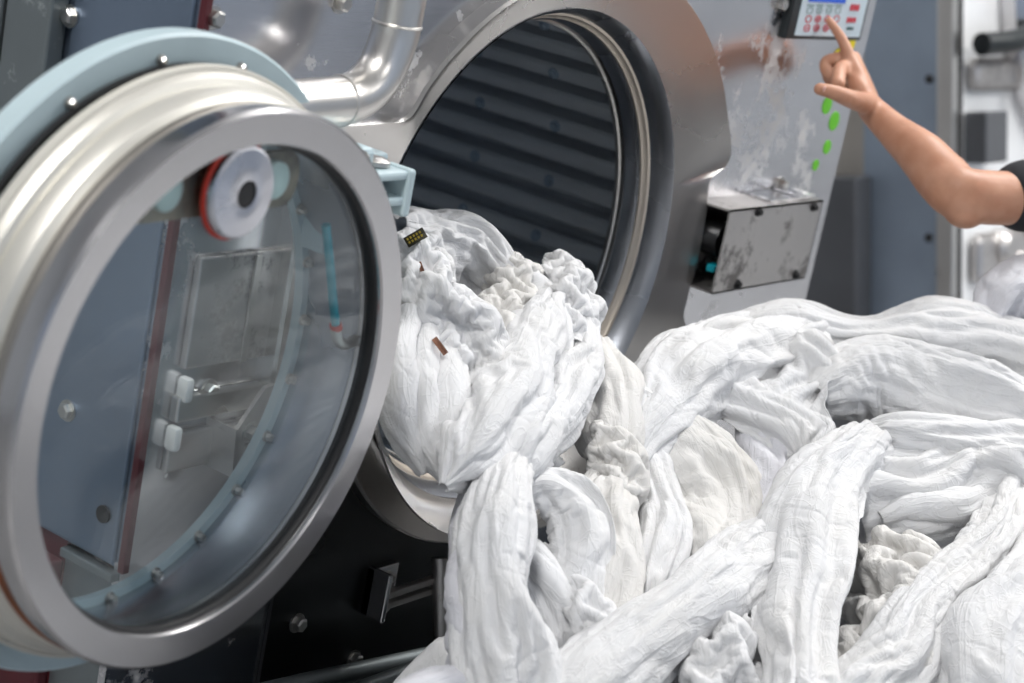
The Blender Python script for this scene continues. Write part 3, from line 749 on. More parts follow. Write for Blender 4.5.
def sheet(label, path, hw, bulge=.03, phi=1.9, su=1.05, sv=1.35, folds=(1.2, 5), amp=.012, seed=1, ka=.05, kn=.012, kb=.25, lim=(.03, .05), cell=.0095, it=(110, 60),
          mat='linen', tilt=0.0, up=.35, name='bed_sheet', cross=.25, sharp=.7, wob=.55, fine=.0026, ex2=(1.06, 1.08), kb2=.2):
    X0, W = body_surface(path, hw, bulge, phi, 24, 24, tilt, up, wob, seed)
    Lu = np.linalg.norm(np.diff(X0, axis=0), axis=2).sum(0).mean(); Lv = np.linalg.norm(np.diff(X0, axis=1), axis=2).sum(1).mean()
    nu = int(np.clip(Lu * su / cell, 12, 110)); nv = int(np.clip(Lv * sv / cell, 10, 90))
    Bp, W = body_surface(path, hw, bulge, phi, nu, nv, tilt, up, wob, seed)
    Bn = normals(Bp)
    view = CAM_O - Bp
    if (Bn[:, nv // 2] * view[:, nv // 2]).sum() < 0: Bn = -Bn
    g1, g2, g3 = VNoise(seed + 3), VNoise(seed + 77), VNoise(seed + 191)
    h, hx = fold_field(seed, Lu, Lv, nu, nv, folds, cross, sharp)
    X = Bp + Bn * (amp * h)[..., None]
    if it[0]: X = relax(X, Bp, Bn, su, sv, it[0], ka, kn, lim, kb, seed)
    X = upsample(X)
    if ex2[0] > 1 or ex2[1] > 1:
        nX = smooth_normals(X, 3); a_, b_ = X.shape[:2]
        u = np.linspace(0, Lu * su, a_)[:, None] * np.ones((1, b_)); v = np.ones((a_, 1)) * np.linspace(0, Lv * sv, b_)[None]
        X = relax(X + nX * (.004 * (g2(u * 16, v * 34) + .6 * g3(u * 40 + v * 20, v * 50)))[..., None], X.copy(), nX, ex2[0], ex2[1], it[1], .03, .006, (.018, .018), kb2, seed)
    X = upsample(X)
    n2u, n2v = X.shape[:2]; nX = smooth_normals(X, 1)
    u = np.linspace(0, Lu * su, n2u)[:, None] * np.ones((1, n2v)); v = np.ones((n2u, 1)) * np.linspace(0, Lv * sv, n2v)[None]
    f = 0
    for k, (lu, lv, w_, a_) in enumerate(((.16, .034, .16, 1.0), (.10, .020, .17, .7), (.06, .013, .2, .4), (.05, .04, .12, .55))):
        gk = VNoise(seed + 300 + k)
        tl = (.25, -.18, .4, 1.3)[k]                       # creases wander off the run of the sheet
        n_ = gk((u + .02 * g2(u * 20, v * 20)) / lu + 4 * k, (v + tl * u + .012 * g3(u * 16 + k, v * 24)) / lv + 2)
        m_ = np.clip(.55 + 1.0 * g1(u / .14 + 3 * k, v / .07 + 7 * k), 0, 1.2)
        f = f + a_ * m_ * np.maximum(0, 1 - np.abs(n_) / w_) ** 1.3
    f = f - .35
    X = X + nX * (fine * f)[..., None]
    return cloth_object(name, label, X, (Lu * su, Lv * sv), mat)
def cloth_object(name, label, X, size, mat):
    nu, nv = X.shape[:2]
    me = bpy.data.meshes.new(name)
    org = X.reshape(-1, 3).mean(0); org[2] = X[..., 2].min()
    V = (X - org).reshape(-1, 3)
    idx = np.arange(nu * nv).reshape(nu, nv)
    F = np.stack([idx[:-1, :-1], idx[1:, :-1], idx[1:, 1:], idx[:-1, 1:]], -1).reshape(-1, 4)
    me.vertices.add(len(V)); me.vertices.foreach_set('co', V.ravel().astype(np.float32))
    me.loops.add(F.size); me.loops.foreach_set('vertex_index', F.ravel().astype(np.int32))
    me.polygons.add(len(F)); me.polygons.foreach_set('loop_start', np.arange(0, F.size, 4, dtype=np.int32))
    me.polygons.foreach_set('use_smooth', np.ones(len(F), dtype=bool))
    uv = me.uv_layers.new(name='uv')
    U = np.stack([np.repeat(np.linspace(0, size[0], nu), nv), np.tile(np.linspace(0, size[1], nv), nu)], 1)
    uv.data.foreach_set('uv', U[F.ravel()].ravel().astype(np.float32))
    me.update(calc_edges=True); me.validate()
    me.materials.append(M[mat])
    o = bpy.data.objects.new(name, me); COL.objects.link(o); o.location = org
    so = o.modifiers.new('solid', 'SOLIDIFY'); so.thickness = .0012; so.offset = -1
    tag(o, label, 'bed sheet', LINEN)
    return o

def linen(name, col, warm=(.80, .76, .68), dirt=.25):
    m, nt, b = new_mat(name)
    b.inputs['Roughness'].default_value = .75
    b.inputs['Sheen Weight'].default_value = .12; b.inputs['Sheen Roughness'].default_value = .5
    v = coords(nt, (1, 1, 1))
    n = N(nt, 'ShaderNodeTexNoise', Scale=7.0, Detail=6.0, Roughness=.6); nt.links.new(v, n.inputs['Vector'])
    c1 = [a * (1 - dirt) + w_ * dirt for a, w_ in zip(col, warm)]
    r = ramp(nt, n.outputs['Fac'], [(.42, col), (.72, c1)])
    nt.links.new(r.outputs['Color'], b.inputs['Base Color'])
    # thin creases running with the cloth: the contour lines of a stretched noise, at two sizes
    hs = None
    for k, (sc, wd, am, di) in enumerate((((7, 40, 1), .055, 1.0, .8), ((17, 75, 1), .07, .55, 1.2), ((26, 34, 1), .05, .5, 1.5))):
        uvv = coords(nt, sc, 'UV')
        n1 = N(nt, 'ShaderNodeTexNoise', Scale=1.0, Detail=1.5, Roughness=.5, Distortion=di); n1.noise_dimensions = '2D'; nt.links.new(uvv, n1.inputs['Vector'])
        cr = ramp(nt, n1.outputs['Fac'], [(.5 - wd, (0, 0, 0)), (.5, (1, 1, 1)), (.5 + wd, (0, 0, 0))])
        mu = N(nt, 'ShaderNodeMath', operation='MULTIPLY_ADD'); nt.links.new(cr.outputs['Color'], mu.inputs[0]); mu.inputs[1].default_value = am
        if hs is None: mu.inputs[2].default_value = 0
        else: nt.links.new(hs, mu.inputs[2])
        hs = mu.outputs[0]
    bp = N(nt, 'ShaderNodeBump', Strength=.38, Distance=.0024); nt.links.new(hs, bp.inputs['Height'])
    nt.links.new(bp.outputs['Normal'], b.inputs['Normal'])
    # thin cotton lets some light through
    tl = nt.nodes.new('ShaderNodeBsdfTranslucent'); nt.links.new(r.outputs['Color'], tl.inputs['Color']); nt.links.new(bp.outputs['Normal'], tl.inputs['Normal'])
    mx = nt.nodes.new('ShaderNodeMixShader'); mx.inputs[0].default_value = .06
    nt.links.new(b.outputs[0], mx.inputs[1]); nt.links.new(tl.outputs[0], mx.inputs[2])
    nt.links.new(mx.outputs[0], nt.nodes['Material Output'].inputs['Surface'])
    return m
M['linen'] = linen('white_linen', (.755, .76, .775))
M['linen_warm'] = linen('cream_white_linen', (.745, .735, .72), (.64, .60, .52), .3)
M['linen_grey'] = linen('lilac_white_linen', (.70, .70, .745), (.64, .68, .72), .3)  # lilac tint; on some sheets it paints their shade
CR = dict(sv=1.35, su=1.22, folds=(2, 3), amp=.026, ex2=(1, 1), cell=.010, kb=.28, kb2=.06, lim=(.03, .035), it=(130, 0), cross=.15, fine=.0024, kn=.002, ka=.015)
CX = dict(sv=1.5, su=1.25, folds=(2.5, 5), amp=.020, ex2=(1.05, 1.08), cell=.0080, kb=.12, kb2=.06, lim=(.025, .028), it=(130, 50), cross=.2, fine=.0016)
HG = dict(sv=1.24, su=1.008, folds=(.6, 5), amp=.016, ex2=(1, 1), cell=.0072, kb=.02, lim=(.03, .03), it=(60, 0), cross=0, sharp=1, fine=.0016, kn=.002, ka=.02)
SM = dict(sv=1.12, su=1.004, folds=(.9, 3.6), amp=.018, ex2=(1, 1), cell=.0085, kb=.02, lim=(.03, .03), it=(12, 0), cross=.10, sharp=.9, fine=.0020, kn=.002, ka=.02)
def S(label, path, hw, bulge, phi, seed, base, **k):
    a = dict(base); a.update(k); return sheet(label, path, hw, bulge, phi, seed=seed, **a)
# heap under the loose sheets
def mound():
    """the linen that fills the trolley and carries the loose sheets"""
    nx, ny = 230, 170; g = [VNoise(900 + k) for k in range(5)]
    x = np.linspace(-.60, .66, nx)[:, None] * np.ones((1, ny)); y = np.ones((nx, 1)) * np.linspace(-.95, -.15, ny)[None]
    d = .586 * x + .814 * y
    z = np.where(d > -.6, .66 + .40 * (d + .6), .66 + .30 * (d + .6))
    edge = np.minimum(np.minimum(x + .60, .66 - x) / .18, np.minimum(y + .95, -.15 - y) / .12); e = np.clip(edge, 0, 1); e = e * e * (3 - 2 * e)
    z = .50 + (np.minimum(z, .93) - .50) * e
    a = x + .05 * g[2](x * 8, y * 8); b = y + .05 * g[3](x * 8 + 5, y * 8 + 5)
    rd = lambda n: 1 - 2.4 * np.sqrt(n * n + .003)
    z += .022 * e * (rd(g[0](a * 9, b * 9 + a * 3)) + .5 * rd(g[1](a * 20 + b * 6, b * 20)) + .25 * rd(g[4](a * 44, b * 44)))
    return cloth_object('bed_sheet', 'broad crumpled sheet filling the trolley beneath the loose sheets', np.stack([x, y, z], -1), (1.3, .9), 'linen')
mound()
S('white sheet filling the drum mouth under the crumpled bundle', [(475,275,-.10),(475,340,-.08),(490,410,-.06),(525,480,-.07)], [55,72,52,30], .05, 1.6, 12, CR)
# --- in the mouth
S('smooth folded sheet lying furthest back in the drum mouth', [(385,232,-.02),(430,240,-.01),(470,252,-.01),(504,285,-.01)], [22,34,36,24], .05, 1.9, 21, SM, lim=(.02,.02))
S('tightly crumpled sheet bundled at the left of the drum mouth', [(414,252,.02),(426,295,.035),(445,340,.04),(452,388,.02)], [18,34,46,30], .05, 2.0, 22, CX, lim=(.022,.024), cell=.0065)
S('small crumpled sheet bunched between the bundle and the hanging rope of linen', [(516,284,.0),(506,315,.02),(494,350,.03),(486,392,.02)], [18,28,32,24], .04, 2.0, 23, CX, mat='linen_warm', lim=(.02,.02), cell=.0065)
S('sheet hanging down the left lip of the drum mouth beside the door', [(408,318,.01),(398,365,.03),(402,420,.025),(424,474,.0)], [12,18,18,3], .03, 1.9, 24, HG, lim=(.015,.02))
S('creased strip of sheet between the two strips hanging on the left lip', [(425,330,.02),(421,380,.045),(424,430,.035),(446,482,.01)], [12,17,19,4], .03, 1.9, 26, HG, lim=(.015,.02), cross=.1)
S('narrow crinkled sheet dangling just left of the rope of linen', [(446,345,.045),(448,392,.055),(446,430,.045),(436,464,.02)], [14,19,20,5], .03, 1.9, 25, HG, lim=(.015,.02), cross=.15)
# --- the rope of linen out of the mouth
S('crumpled end of a sheet standing up out of the drum mouth', [(560,274,-.02),(566,296,.015),(570,325,.035),(565,360,.035)], [15,25,28,18], .05, 2.1, 30, CX, lim=(.012,.018), cell=.0065)
S('long twisted sheet pouring from the drum mouth like a rope', [(556,292,.02),(540,345,.065),(510,398,.09),(480,442,.10),(444,486,.075)], [12,27,34,31,3], .05, 2.0, 31, HG, sv=1.26, su=1.02, folds=(1.2,5), amp=.016, lim=(.018,.022), cross=.16)
S('second strand of the twisted rope, on the side by the steel opening', [(574,308,.02),(570,350,.055),(556,395,.075),(528,440,.08),(504,480,.07)], [14,28,33,30,16], .05, 2.0, 56, HG, sv=1.26, su=1.02, folds=(1.2,5), amp=.016, lim=(.018,.022), cross=.16)
S('bright sheet hanging in long folds straight below the twisted rope', [(520,445,.07),(504,490,.10),(494,560,.10),(496,630,.10),(514,720,.10),(522,800,.07),(532,890,.0)], [22,28,36,44,50,52,46], .04, 1.9, 32, HG, folds=(.9,5))
S('grey sheet with lilac shading in its colour, hanging at the far left of the pile above the tube rail', [(486,478,.03),(470,530,.05),(463,590,.05),(470,650,.05),(490,740,.04),(505,850,-.02)], [14,22,27,27,26,20], .03, 1.8, 33, SM, mat='linen_grey', lim=(.015,.02))  # lilac shading is put into the sheet's colour
S('arched fold of sheet curling over a dark hollow mid-pile', [(512,508,.05),(540,488,.085),(572,508,.10),(584,556,.085),(574,640,.05)], [8,18,25,27,24], .022, 1.6, 34, HG, lim=(.02,.025), cross=.08)
S('creased sheet lying below the arched fold', [(520,560,.02),(550,590,.05),(572,640,.06),(580,720,.06),(588,820,.0)], [28,40,44,50,44], .03, 1.8, 35, HG)
S('pleated sheet fanning down from the right of the rope to a gathered knot', [(592,350,.01),(600,395,.04),(612,440,.06),(618,475,.05)], [22,36,36,12], .04, 2.0, 36, HG, mat='linen_warm', folds=(.8,6))
S('cream sheet hanging in tight pleats below the gathered knot', [(620,465,.05),(608,510,.06),(606,560,.06),(600,620,.05),(600,660,.04)], [12,32,36,38,34], .035, 2.0, 37, HG, mat='linen_warm', folds=(.7,7))
S('soft sheet bulging beside the cream pleats', [(636,430,.02),(648,480,.05),(658,540,.06),(650,600,.045),(640,650,.0)], [16,26,30,28,22], .04, 2.0, 38, SM)
S('crumpled corner of sheet poking out between the rope and the big drape', [(608,402,.05),(630,408,.075),(646,422,.07),(640,442,.05)], [6,17,17,6], .035, 2.0, 61, CX, lim=(.015,.018), cell=.006, wob=.3)
S('tight cream gathers bunched at the knot above the cream pleats', [(604,436,.055),(616,458,.075),(622,482,.08),(612,506,.06)], [12,20,18,8], .03, 2.0, 62, CX, mat='linen_warm', lim=(.012,.015), cell=.006, wob=.3)
S('small crumpled end of sheet at the foot of the cream pleats', [(572,590,.05),(584,612,.075),(592,640,.075),(580,668,.05)], [8,20,20,10], .035, 2.0, 63, CX, lim=(.015,.018), cell=.006, wob=.3)
S('thin folded strip lying along the lower edge of the right-hand streaks', [(880,520,.075),(920,508,.10),(962,505,.105),(1002,486,.09)], [5,14,16,8], .025, 1.9, 64, HG, lim=(.012,.015), wob=.4)
# --- right pile
S('rounded bundle of sheet tucked under the big drape', [(668,450,.03),(700,500,.05),(712,550,.04),(720,600,.02)], [44,60,52,40], .07, 1.9, 41, SM, mat='linen_warm', folds=(1.2,6))
S('small folds peeping out under the drape, purple shade put into their colour', [(762,430,.05),(768,470,.06),(760,520,.05)], [20,22,16], .03, 2.0, 42, HG, mat='linen_grey', lim=(.015,.02))  # purple shadow on these folds is painted by the lilac tint
S('big smooth sheet draped over the near crest of the pile, left of the gathered pleats', [(628,466,.06),(646,425,.085),(690,385,.105),(750,352,.105),(800,335,.06)], [14,34,50,54,40], .055, 1.7, 43, SM, folds=(.7,4), up=.6, lim=(.02,.02))
S('smooth sheet running right from the gathered pleats', [(812,402,.07),(870,376,.105),(950,392,.10),(1045,428,.09),(1088,480,.0)], [24,46,42,36,24], .055, 1.75, 57, SM, folds=(.7,4), up=.6, lim=(.02,.02))
S('pleats of a sheet fanning up from a gathered point in the middle of the drape', [(802,456,.095),(790,425,.11),(775,385,.112),(768,350,.092),(770,326,.05)], [14,52,82,84,66], .03, 1.3, 55, HG, folds=(.45,6), lim=(.015,.018), up=.5, amp=.010, sv=1.14)
S('sheet lying along the far crest of the pile under the worker\'s arm', [(700,348,.0),(780,338,.03),(860,342,.05),(940,352,.05),(1055,376,.05),(1090,420,-.02)], [16,30,36,44,48,34], .07, 1.8, 44, SM, up=.6, lim=(.02,.02))
S('sheet sweeping to the right in long streaks under the drape', [(852,446,.05),(890,446,.095),(960,455,.11),(1050,490,.10),(1095,560,.0)], [14,42,54,56,36], .05, 1.8, 45, HG, folds=(.8,7))
S('broad vertical fold of sheet hanging at the front centre of the pile', [(872,440,.12),(826,485,.15),(804,550,.15),(804,620,.15),(802,720,.14),(802,800,.11),(808,900,.02)], [22,36,46,48,50,50,42], .035, 1.6, 46, SM, folds=(1,4), lim=(.03,.025))
S('thick rolled sheet slanting across the front of the pile', [(500,800,.03),(560,722,.10),(620,655,.11),(690,607,.12),(752,552,.12),(800,505,.10),(835,482,.08)], [40,50,48,42,38,34,24], .05, 1.75, 47, SM, folds=(1,4), lim=(.03,.022))
S('wrinkled sheet between the broad fold and the slanting strip', [(856,510,.05),(900,500,.08),(950,485,.09),(1010,480,.08)], [36,50,42,30], .04, 1.9, 48, HG, folds=(1.2,6))
S('crumpled sheet in the hollow at the lower right', [(880,560,.02),(895,605,.05),(890,660,.05),(880,730,.04),(880,800,.0)], [36,48,46,40,30], .05, 1.9, 49, CX, mat='linen_warm')
S('narrow sheet slanting down to the bottom edge at the right', [(1010,500,.09),(985,550,.12),(940,605,.13),(890,665,.13),(850,730,.12),(815,805,.08),(795,880,.0)], [20,30,34,34,40,42,36], .05, 2.0, 50, HG)
S('wide sheet filling the right corner of the pile', [(1060,490,.07),(1030,560,.11),(1000,640,.12),(980,740,.11),(965,840,.07),(960,930,-.02)], [34,50,58,64,64,50], .06, 1.8, 51, SM)
S('knot of small folds under the slanting roll', [(706,620,.03),(712,660,.05),(706,730,.05)], [36,48,50], .05, 1.9, 52, CX)
S('lilac hem of sheet trailing over the tube rail at bottom left', [(398,704,.05),(432,688,.06),(480,680,.04)], [16,21,23], .03, 1.9, 53, HG, mat='linen_grey', lim=(.015,.015))
S('pale lilac sheet humped up on the pile at the right edge, below the elbow', [(985,322,.06),(1008,294,.08),(1036,286,.09),(1068,305,.07),(1085,350,.04)], [8,22,30,30,20], .05, 2.0, 54, SM, mat='linen_grey', lim=(.015,.015))

# ------------------------------------------------------------------ bits caught on the linen
bpy.context.view_layer.update()
def hit(px, py):
    d = Vector(ray(px, py)).normalized()
    ok, loc, nrm, _, ob, _ = scn.ray_cast(bpy.context.evaluated_depsgraph_get(), Vector(CAM_O) + d * 1.0, d)
    if nrm.dot(d) > 0: nrm = -nrm
    return loc, nrm, ob
M['tag'] = plain('dark_olive_tag', (.035, .030, .012), .5, 0, .2, 60)
M['tag_print'] = plain('yellow_tag_print', (.45, .33, .03), .5)
M['brown'] = plain('brown_tape', (.28, .14, .09), .6, 0, .2, 40)
def patch(name, px0, py0, px1, py1, wpx, mat, lift=.004, curl=.006):
    a, na, ob = hit(px0, py0); b, nb, _ = hit(px1, py1)
    dd = float((Vector(CAM_O) - a).length); wid = wpx * dd / FPX
    vd = (Vector(CAM_O) - a).normalized()
    b = Vector(CAM_O) + (b - Vector(CAM_O)).normalized() * (dd - .006)
    a = a + vd * lift; t = b - a; s_ = t.cross(vd).normalized()
    bm = bmesh.new(); rows = []
    for i in range(9):
        u = i / 8; rows.append([bm.verts.new(a + t * u + s_ * wid * (k / 4 - .5) + vd * (curl * math.sin(PI * u) + .002 * math.cos(k * 1.6))) for k in range(5)])
    for A, Bq in zip(rows, rows[1:]):
        for k in range(4): bm.faces.new((A[k], A[k + 1], Bq[k + 1], Bq[k]))
    r = bmesh.ops.extrude_face_region(bm, geom=bm.faces[:])
    for v in r['geom']:
        if isinstance(v, bmesh.types.BMVert): v.co += vd * .0012
    return bm, a, t, s_, vd, wid, ob
bm, a, t, s_, vd, wid, ob = patch('tag', 406, 243, 425, 232, 11, M['tag'])
tg = link('cloth_tag', bm, M['tag']); 
bm = bmesh.new()
for i in range(5):
    u = .15 + i * .16; c = a + t * u + vd * (.0068 * math.sin(PI * u) + .0035)
    for k in (-.22, .12):
        q = c + s_ * wid * k; vs = [bm.verts.new(q + t * (du * .045) + s_ * wid * (dv * .11)) for du, dv in ((-1, -1), (1, -1), (1, 1), (-1, 1))]; bm.faces.new(vs)
tp = link('tag_print', bm, M['tag_print'], tg, smooth=False)
tag(tg, 'small dark tag with yellow print on the crumpled linen by the door rim', 'tag')
bm, *_r = patch('tape', 434, 338, 446, 354, 6, M['brown']); tag(link('tape_scrap', bm, M['brown']), 'scrap of brown tape lying in the crumpled linen bundle', 'tape')
bm, *_r = patch('tape', 419, 262, 424, 275, 4, M['brown']); tag(link('tape_scrap', bm, M['brown']), 'tiny brown scrap just below the dark tag', 'tape')
# ------------------------------------------------------------------ the worker at the keypad
def skin_mat():
    m, nt, b = new_mat('skin')
    v = coords(nt); n = N(nt, 'ShaderNodeTexNoise', Scale=30.0, Detail=5.0); nt.links.new(v, n.inputs['Vector'])
    r = ramp(nt, n.outputs['Fac'], [(.3, (.47, .22, .13)), (.7, (.57, .30, .195))]); nt.links.new(r.outputs['Color'], b.inputs['Base Color'])
    b.inputs['Roughness'].default_value = .5; b.inputs['Subsurface Weight'].default_value = .12; b.inputs['Subsurface Radius'].default_value = (.02, .007, .004); b.inputs['Subsurface Scale'].default_value = .4
    n2 = N(nt, 'ShaderNodeTexNoise', Scale=220.0, Detail=2.0); nt.links.new(v, n2.inputs['Vector'])
    bp = N(nt, 'ShaderNodeBump', Strength=.15, Distance=.001); nt.links.new(n2.outputs['Fac'], bp.inputs['Height']); nt.links.new(bp.outputs['Normal'], b.inputs['Normal'])
    return m
M['skin'] = skin_mat()
M['nail'] = plain('nail', (.72, .42, .34), .3, 0, .02)
M['shirt'] = plain('black_t_shirt', (.012, .014, .018), .8, 0, .2, 20)
M['trousers'] = plain('dark_trousers', (.02, .025, .04), .8, 0, .2, 20)
M['hair'] = plain('dark_hair', (.02, .013, .009), .55, 0, .3, 60)
M['shoe'] = plain('black_shoe', (.015, .015, .016), .5)
def limb(bm, pts, rs, n=20, k=5):
    P = smooth_path(pts, k); R = [float(x) for x in np.interp(np.linspace(0, len(pts) - 1, len(P)), range(len(pts)), rs)]
    tube(bm, P, R, n)
    for p, r in ((P[0], R[0]), (P[-1], R[-1])):
        bmesh.ops.create_icosphere(bm, subdivisions=3, radius=r, matrix=Matrix.Translation(p))
def blob(bm, c, s, rot=None):
    m = Matrix.Translation(Vector(c)) @ (rot.to_4x4() if rot else Matrix.Identity(4)) @ Matrix.Diagonal((*s, 1))
    bmesh.ops.create_icosphere(bm, subdivisions=4, radius=1, matrix=m)
def fuse(name, bm, mat, parent, voxel=.004, smooth=4, loc=(0, 0, 0)):
    me = bpy.data.meshes.new(name); bm.to_mesh(me); bm.free()
    o = bpy.data.objects.new(name, me); COL.objects.link(o)
    r = o.modifiers.new('r', 'REMESH'); r.mode = 'VOXEL'; r.voxel_size = voxel; r.use_smooth_shade = True
    s = o.modifiers.new('s', 'SMOOTH'); s.factor = .5; s.iterations = smooth
    dg = bpy.context.evaluated_depsgraph_get(); m2 = bpy.data.meshes.new_from_object(o.evaluated_get(dg))
    bpy.data.objects.remove(o); bpy.data.meshes.remove(me)
    m2.name = name
    for p in m2.polygons: p.use_smooth = True
    m2.materials.clear(); m2.materials.append(mat)
    o = bpy.data.objects.new(name, m2); COL.objects.link(o)
    if parent is not None: o.parent = parent; o.location = loc
    return o
PX, PY = .93, -.67
person = thing('person', 'worker in a black t-shirt with bare forearm raised, index finger pressing the keypad', 'person', (PX, PY, 0))
inv = Vector((-PX, -PY, 0))
def V3(*a): return Vector(a)
tip = V3(*at_y(829, 20, -.0022)); K1 = V3(*at_y(851, 60, -.056)); Wr = V3(*at_y(871, 109, -.125)); El = V3(*at_y(964, 199, -.345))
Sh = V3(.865, -.475, ZC + .19)
bm = bmesh.new()
fm = El.lerp(Wr, .45)
limb(bm, [Sh, Sh.lerp(El, .5) + V3(0, 0, -.004), El + V3(.004, 0, .006), El.lerp(Wr, .22), fm + V3(0, 0, .004), El.lerp(Wr, .75), Wr], [.056, .043, .0425, .043, .0385, .028, .022], 24)
blob(bm, El + V3(.004, -.004, -.016), (.034, .034, .03))
row = V3(.0185, .006, -.002)
Ks = [K1, K1 + row + V3(0, 0, .003), K1 + row * 2 + V3(0, -.003, -.003), K1 + row * 2.9 + V3(0, -.008, -.012)]
for i, k in enumerate(Ks):
    limb(bm, [Wr + V3(.004 * i, .002 * i, 0), Wr.lerp(k, .55) + V3(0, 0, .001), k], [.0185, .0155, .0125])
limb(bm, [Wr + V3(0, -.004, 0), Wr.lerp(K1, .5) + V3(-.012, -.008, -.008), K1 + V3(-.004, -.004, -.014)], [.016, .017, .011])
# index finger, pressing
pip = K1.lerp(tip, .48) + V3(.002, -.002, .002); dip = K1.lerp(tip, .76) + V3(.0015, -.001, .001)
limb(bm, [K1, pip, dip, tip], [.0115, .0092, .0082, .0066], 18)
# curled fingers
for i, (dx, dz, L, r) in enumerate(((-.020, -.016, 1.0, .0112), (-.018, -.022, 1.0, .0108), (-.014, -.026, .85, .0095))):
    k = Ks[i + 1]; p = k + V3(dx - .010, .030 * L, dz + .004); d = p + V3(-.012, -.016, -.018) * L; t = d + V3(.020, -.026, .000) * L
    limb(bm, [k, p, d, t], [r + .0022, r, r * .95, r * .82], 16)
limb(bm, [Ks[1] + V3(-.006, .002, -.014), V3(*at_y(840, 70, -.062)), V3(*at_y(838, 84, -.085))], [.013, .0125, .012], 16)
# thumb
tc = Wr.lerp(K1, .20) + V3(-.008, -.012, -.006); tm = V3(*at_y(851, 99, -.138)); ti = V3(*at_y(834, 92.5, -.128)); tt = V3(*at_y(819.5, 89, -.112))
limb(bm, [tc, tm, ti, tt], [.019, .0150, .0122, .0100], 18)
# trunk, head, legs and the other arm
hip = V3(PX, PY, .86); chest = V3(PX - .01, PY, 1.17); neck = V3(PX - .02, PY, 1.37); head = V3(PX - .06, PY + .01, 1.535)
blob(bm, hip, (.105, .155, .11)); blob(bm, hip.lerp(chest, .5), (.098, .135, .17)); blob(bm, chest, (.115, .175, .17)); blob(bm, chest + V3(.01, 0, .09), (.09, .185, .075))
limb(bm, [neck + V3(0, 0, -.06), neck, head + V3(.03, 0, -.06)], [.065, .054, .052])
blob(bm, head, (.092, .074, .112)); blob(bm, head + V3(-.035, 0, -.055), (.058, .055, .055))
limb(bm, [head + V3(-.088, 0, .015), head + V3(-.105, 0, -.018)], [.010, .014])
for s in (-1, 1): blob(bm, head + V3(.005, .074 * s, -.005), (.018, .010, .03))
limb(bm, [chest + V3(.005, .12, .10), Sh], [.07, .06])
oS = chest + V3(.01, -.19, .09); oE = V3(PX + .02, PY - .235, .97); oW = V3(PX - .04, PY - .24, .75)
limb(bm, [chest + V3(.005, -.12, .10), oS, oS.lerp(oE, .5), oE, oE.lerp(oW, .4), oW], [.07, .055, .046, .04, .038, .027])
limb(bm, [oW, oW + V3(-.01, 0, -.05), oW + V3(-.016, 0, -.085)], [.026, .03, .03])
for i in range(4): limb(bm, [oW + V3(-.045 + .02 * i, 0, -.08), oW + V3(-.05 + .02 * i, .006, -.12), oW + V3(-.048 + .02 * i, .02, -.155 - .006 * (1 if i in (1, 2) else 0))], [.011, .009, .0075], 12)
limb(bm, [oW + V3(-.035, .01, -.04), oW + V3(-.06, .02, -.075), oW + V3(-.062, .025, -.105)], [.015, .011, .009], 12)
for s in (-1, 1):
    limb(bm, [hip + V3(0, .085 * s, -.02), V3(PX - .005, PY + .10 * s, .47), V3(PX + .015, PY + .105 * s, .27), V3(PX + .02, PY + .11 * s, .07)], [.092, .06, .057, .038])
    limb(bm, [V3(PX + .04, PY + .11 * s, .045), V3(PX - .09, PY + .12 * s, .035), V3(PX - .15, PY + .125 * s, .03)], [.036, .036, .026])
bmesh.ops.translate(bm, vec=inv, verts=bm.verts[:])
body = fuse('body', bm, M['skin'], person, .0036, 5)
bm = bmesh.new()
blob(bm, hip + V3(0, 0, .03), (.120, .17, .12)); blob(bm, hip.lerp(chest, .5), (.115, .152, .19)); blob(bm, chest, (.130, .19, .18)); blob(bm, chest + V3(.01, 0, .09), (.105, .20, .085))
limb(bm, [chest + V3(.005, .12, .10), Sh, Sh.lerp(El, .58)], [.082, .071, .058]); limb(bm, [chest + V3(.005, -.12, .10), oS, oS.lerp(oE, .55)], [.082, .068, .060])
bmesh.ops.translate(bm, vec=inv, verts=bm.verts[:])
fuse('shirt', bm, M['shirt'], person, .007, 4)
bm = bmesh.new(); blob(bm, hip + V3(0, 0, -.02), (.116, .168, .115))
for s in (-1, 1): limb(bm, [hip + V3(0, .085 * s, -.02), V3(PX - .005, PY + .10 * s, .47), V3(PX + .015, PY + .105 * s, .27), V3(PX + .02, PY + .11 * s, .075)], [.104, .075, .07, .062])
bmesh.ops.translate(bm, vec=inv, verts=bm.verts[:]); fuse('trousers', bm, M['trousers'], person, .008, 4)
for s in (-1, 1):
    bm = bmesh.new(); limb(bm, [V3(PX + .045, PY + .11 * s, .052), V3(PX - .09, PY + .12 * s, .046), V3(PX - .155, PY + .125 * s, .040)], [.046, .045, .036]); box(bm, (PX - .185, PY + .11 * s - .04, .001), (PX + .085, PY + .11 * s + .045, .024))
    bmesh.ops.translate(bm, vec=inv, verts=bm.verts[:]); fuse('shoe', bm, M['shoe'], person, .007, 4)
bm = bmesh.new(); blob(bm, head + V3(.012, 0, .028), (.092, .082, .104)); blob(bm, head + V3(.045, 0, -.015), (.058, .070, .085))
bmesh.ops.translate(bm, vec=inv, verts=bm.verts[:]); fuse('hair', bm, M['hair'], person, .007, 3)
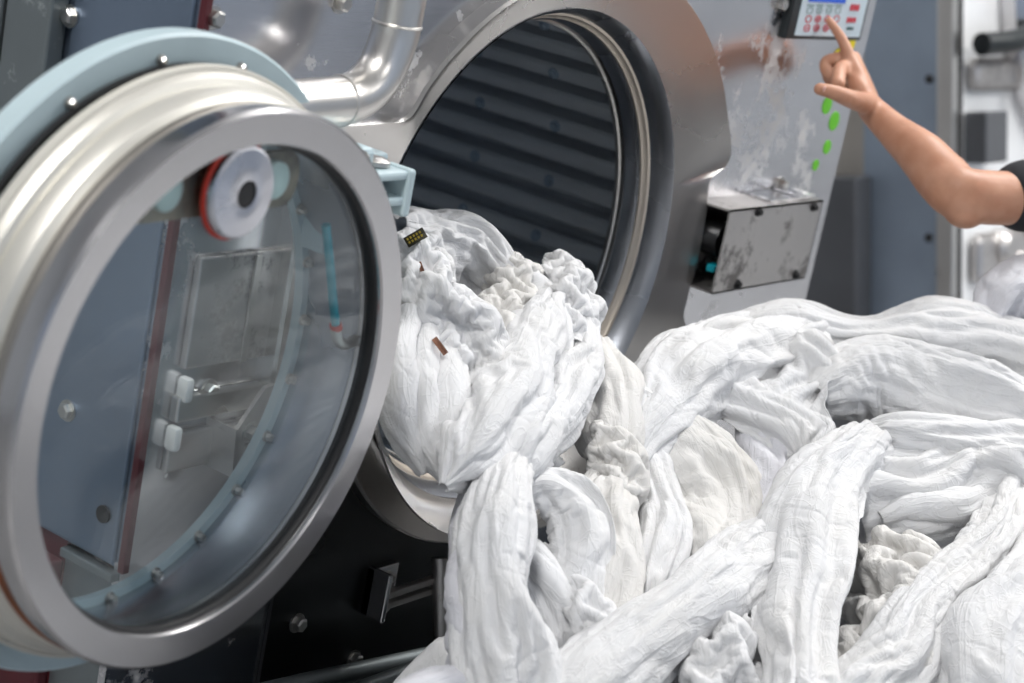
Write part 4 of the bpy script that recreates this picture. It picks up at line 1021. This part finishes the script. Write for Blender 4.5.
for s in (-1, 1):
    bm = bmesh.new(); blob(bm, head + V3(-.079, .03 * s, .02) + inv, (.010, .012, .008)); ey = link('eye', bm, M['white'], person)
    bm = bmesh.new(); blob(bm, head + V3(-.087, .03 * s, .02) + inv, (.003, .0055, .0055)); link('iris', bm, M['hair'], ey)
    bm = bmesh.new(); limb(bm, [head + V3(-.088, .012 * s, .040) + inv, head + V3(-.086, .03 * s, .045) + inv, head + V3(-.074, .048 * s, .040) + inv], [.003, .0045, .002], 10); link('eyebrow', bm, M['hair'], person)
bm = bmesh.new(); blob(bm, head + V3(-.088, 0, -.058) + inv, (.008, .025, .006)); link('mouth', bm, M['nail'], person)
bm = bmesh.new(); nd = (tt - ti).normalized(); blob(bm, tt + V3(-.004, -.0085, .0026) - nd * .002 + inv, (.0052, .0022, .0050)); link('thumb_nail', bm, M['nail'], person)

# ------------------------------------------------------------------ trolley that catches the linen
M['trolley'] = plain('grey_blue_trolley', (.10, .13, .17), .45, 0, .1)
tr = thing('laundry_trolley', 'grey-blue laundry trolley under the heaped white linen', 'trolley', (.03, -.55, 0))
bm = bmesh.new(); x0, x1, y0, y1, zb, zt = -.66, .67, -.43, .43, .20, .58
box(bm, (x0, y0, zb), (x1, y1, zb + .02)); box(bm, (x0, y0, zb), (x0 + .012, y1, zt)); box(bm, (x1 - .012, y0, zb), (x1, y1, zt)); box(bm, (x0, y0, zb), (x1, y0 + .012, zt)); box(bm, (x0, y1 - .012, zb), (x1, y1, zt))
link('tub', bm, M['trolley'], tr, smooth=False)
bm = bmesh.new(); tube(bm, [(x0, y0, zt), (x1, y0, zt), (x1, y1, zt), (x0, y1, zt), (x0, y0, zt)], .016, 14, False); link('rim', bm, M['galv'], tr)
for sx in (x0 + .08, x1 - .08):
    for sy in (y0 + .08, y1 - .08):
        bm = bmesh.new(); solid_lathe(bm, [(.06, -.018), (.064, -.01), (.064, .01), (.06, .018)], (sx, sy, .064), 32, 'x'); cw = link('caster', bm, M['rubber'], tr)
        bm = bmesh.new(); box(bm, (sx - .028, sy - .02, .06), (sx - .022, sy + .02, .20)); box(bm, (sx + .022, sy - .02, .06), (sx + .028, sy + .02, .20)); box(bm, (sx - .03, sy - .03, .185), (sx + .03, sy + .03, .20)); link('fork', bm, M['galv'], cw, smooth=False)
scn.view_settings.view_transform = 'Standard'; scn.view_settings.look = 'None'; scn.view_settings.exposure = 0.16; scn.view_settings.gamma = 1.0
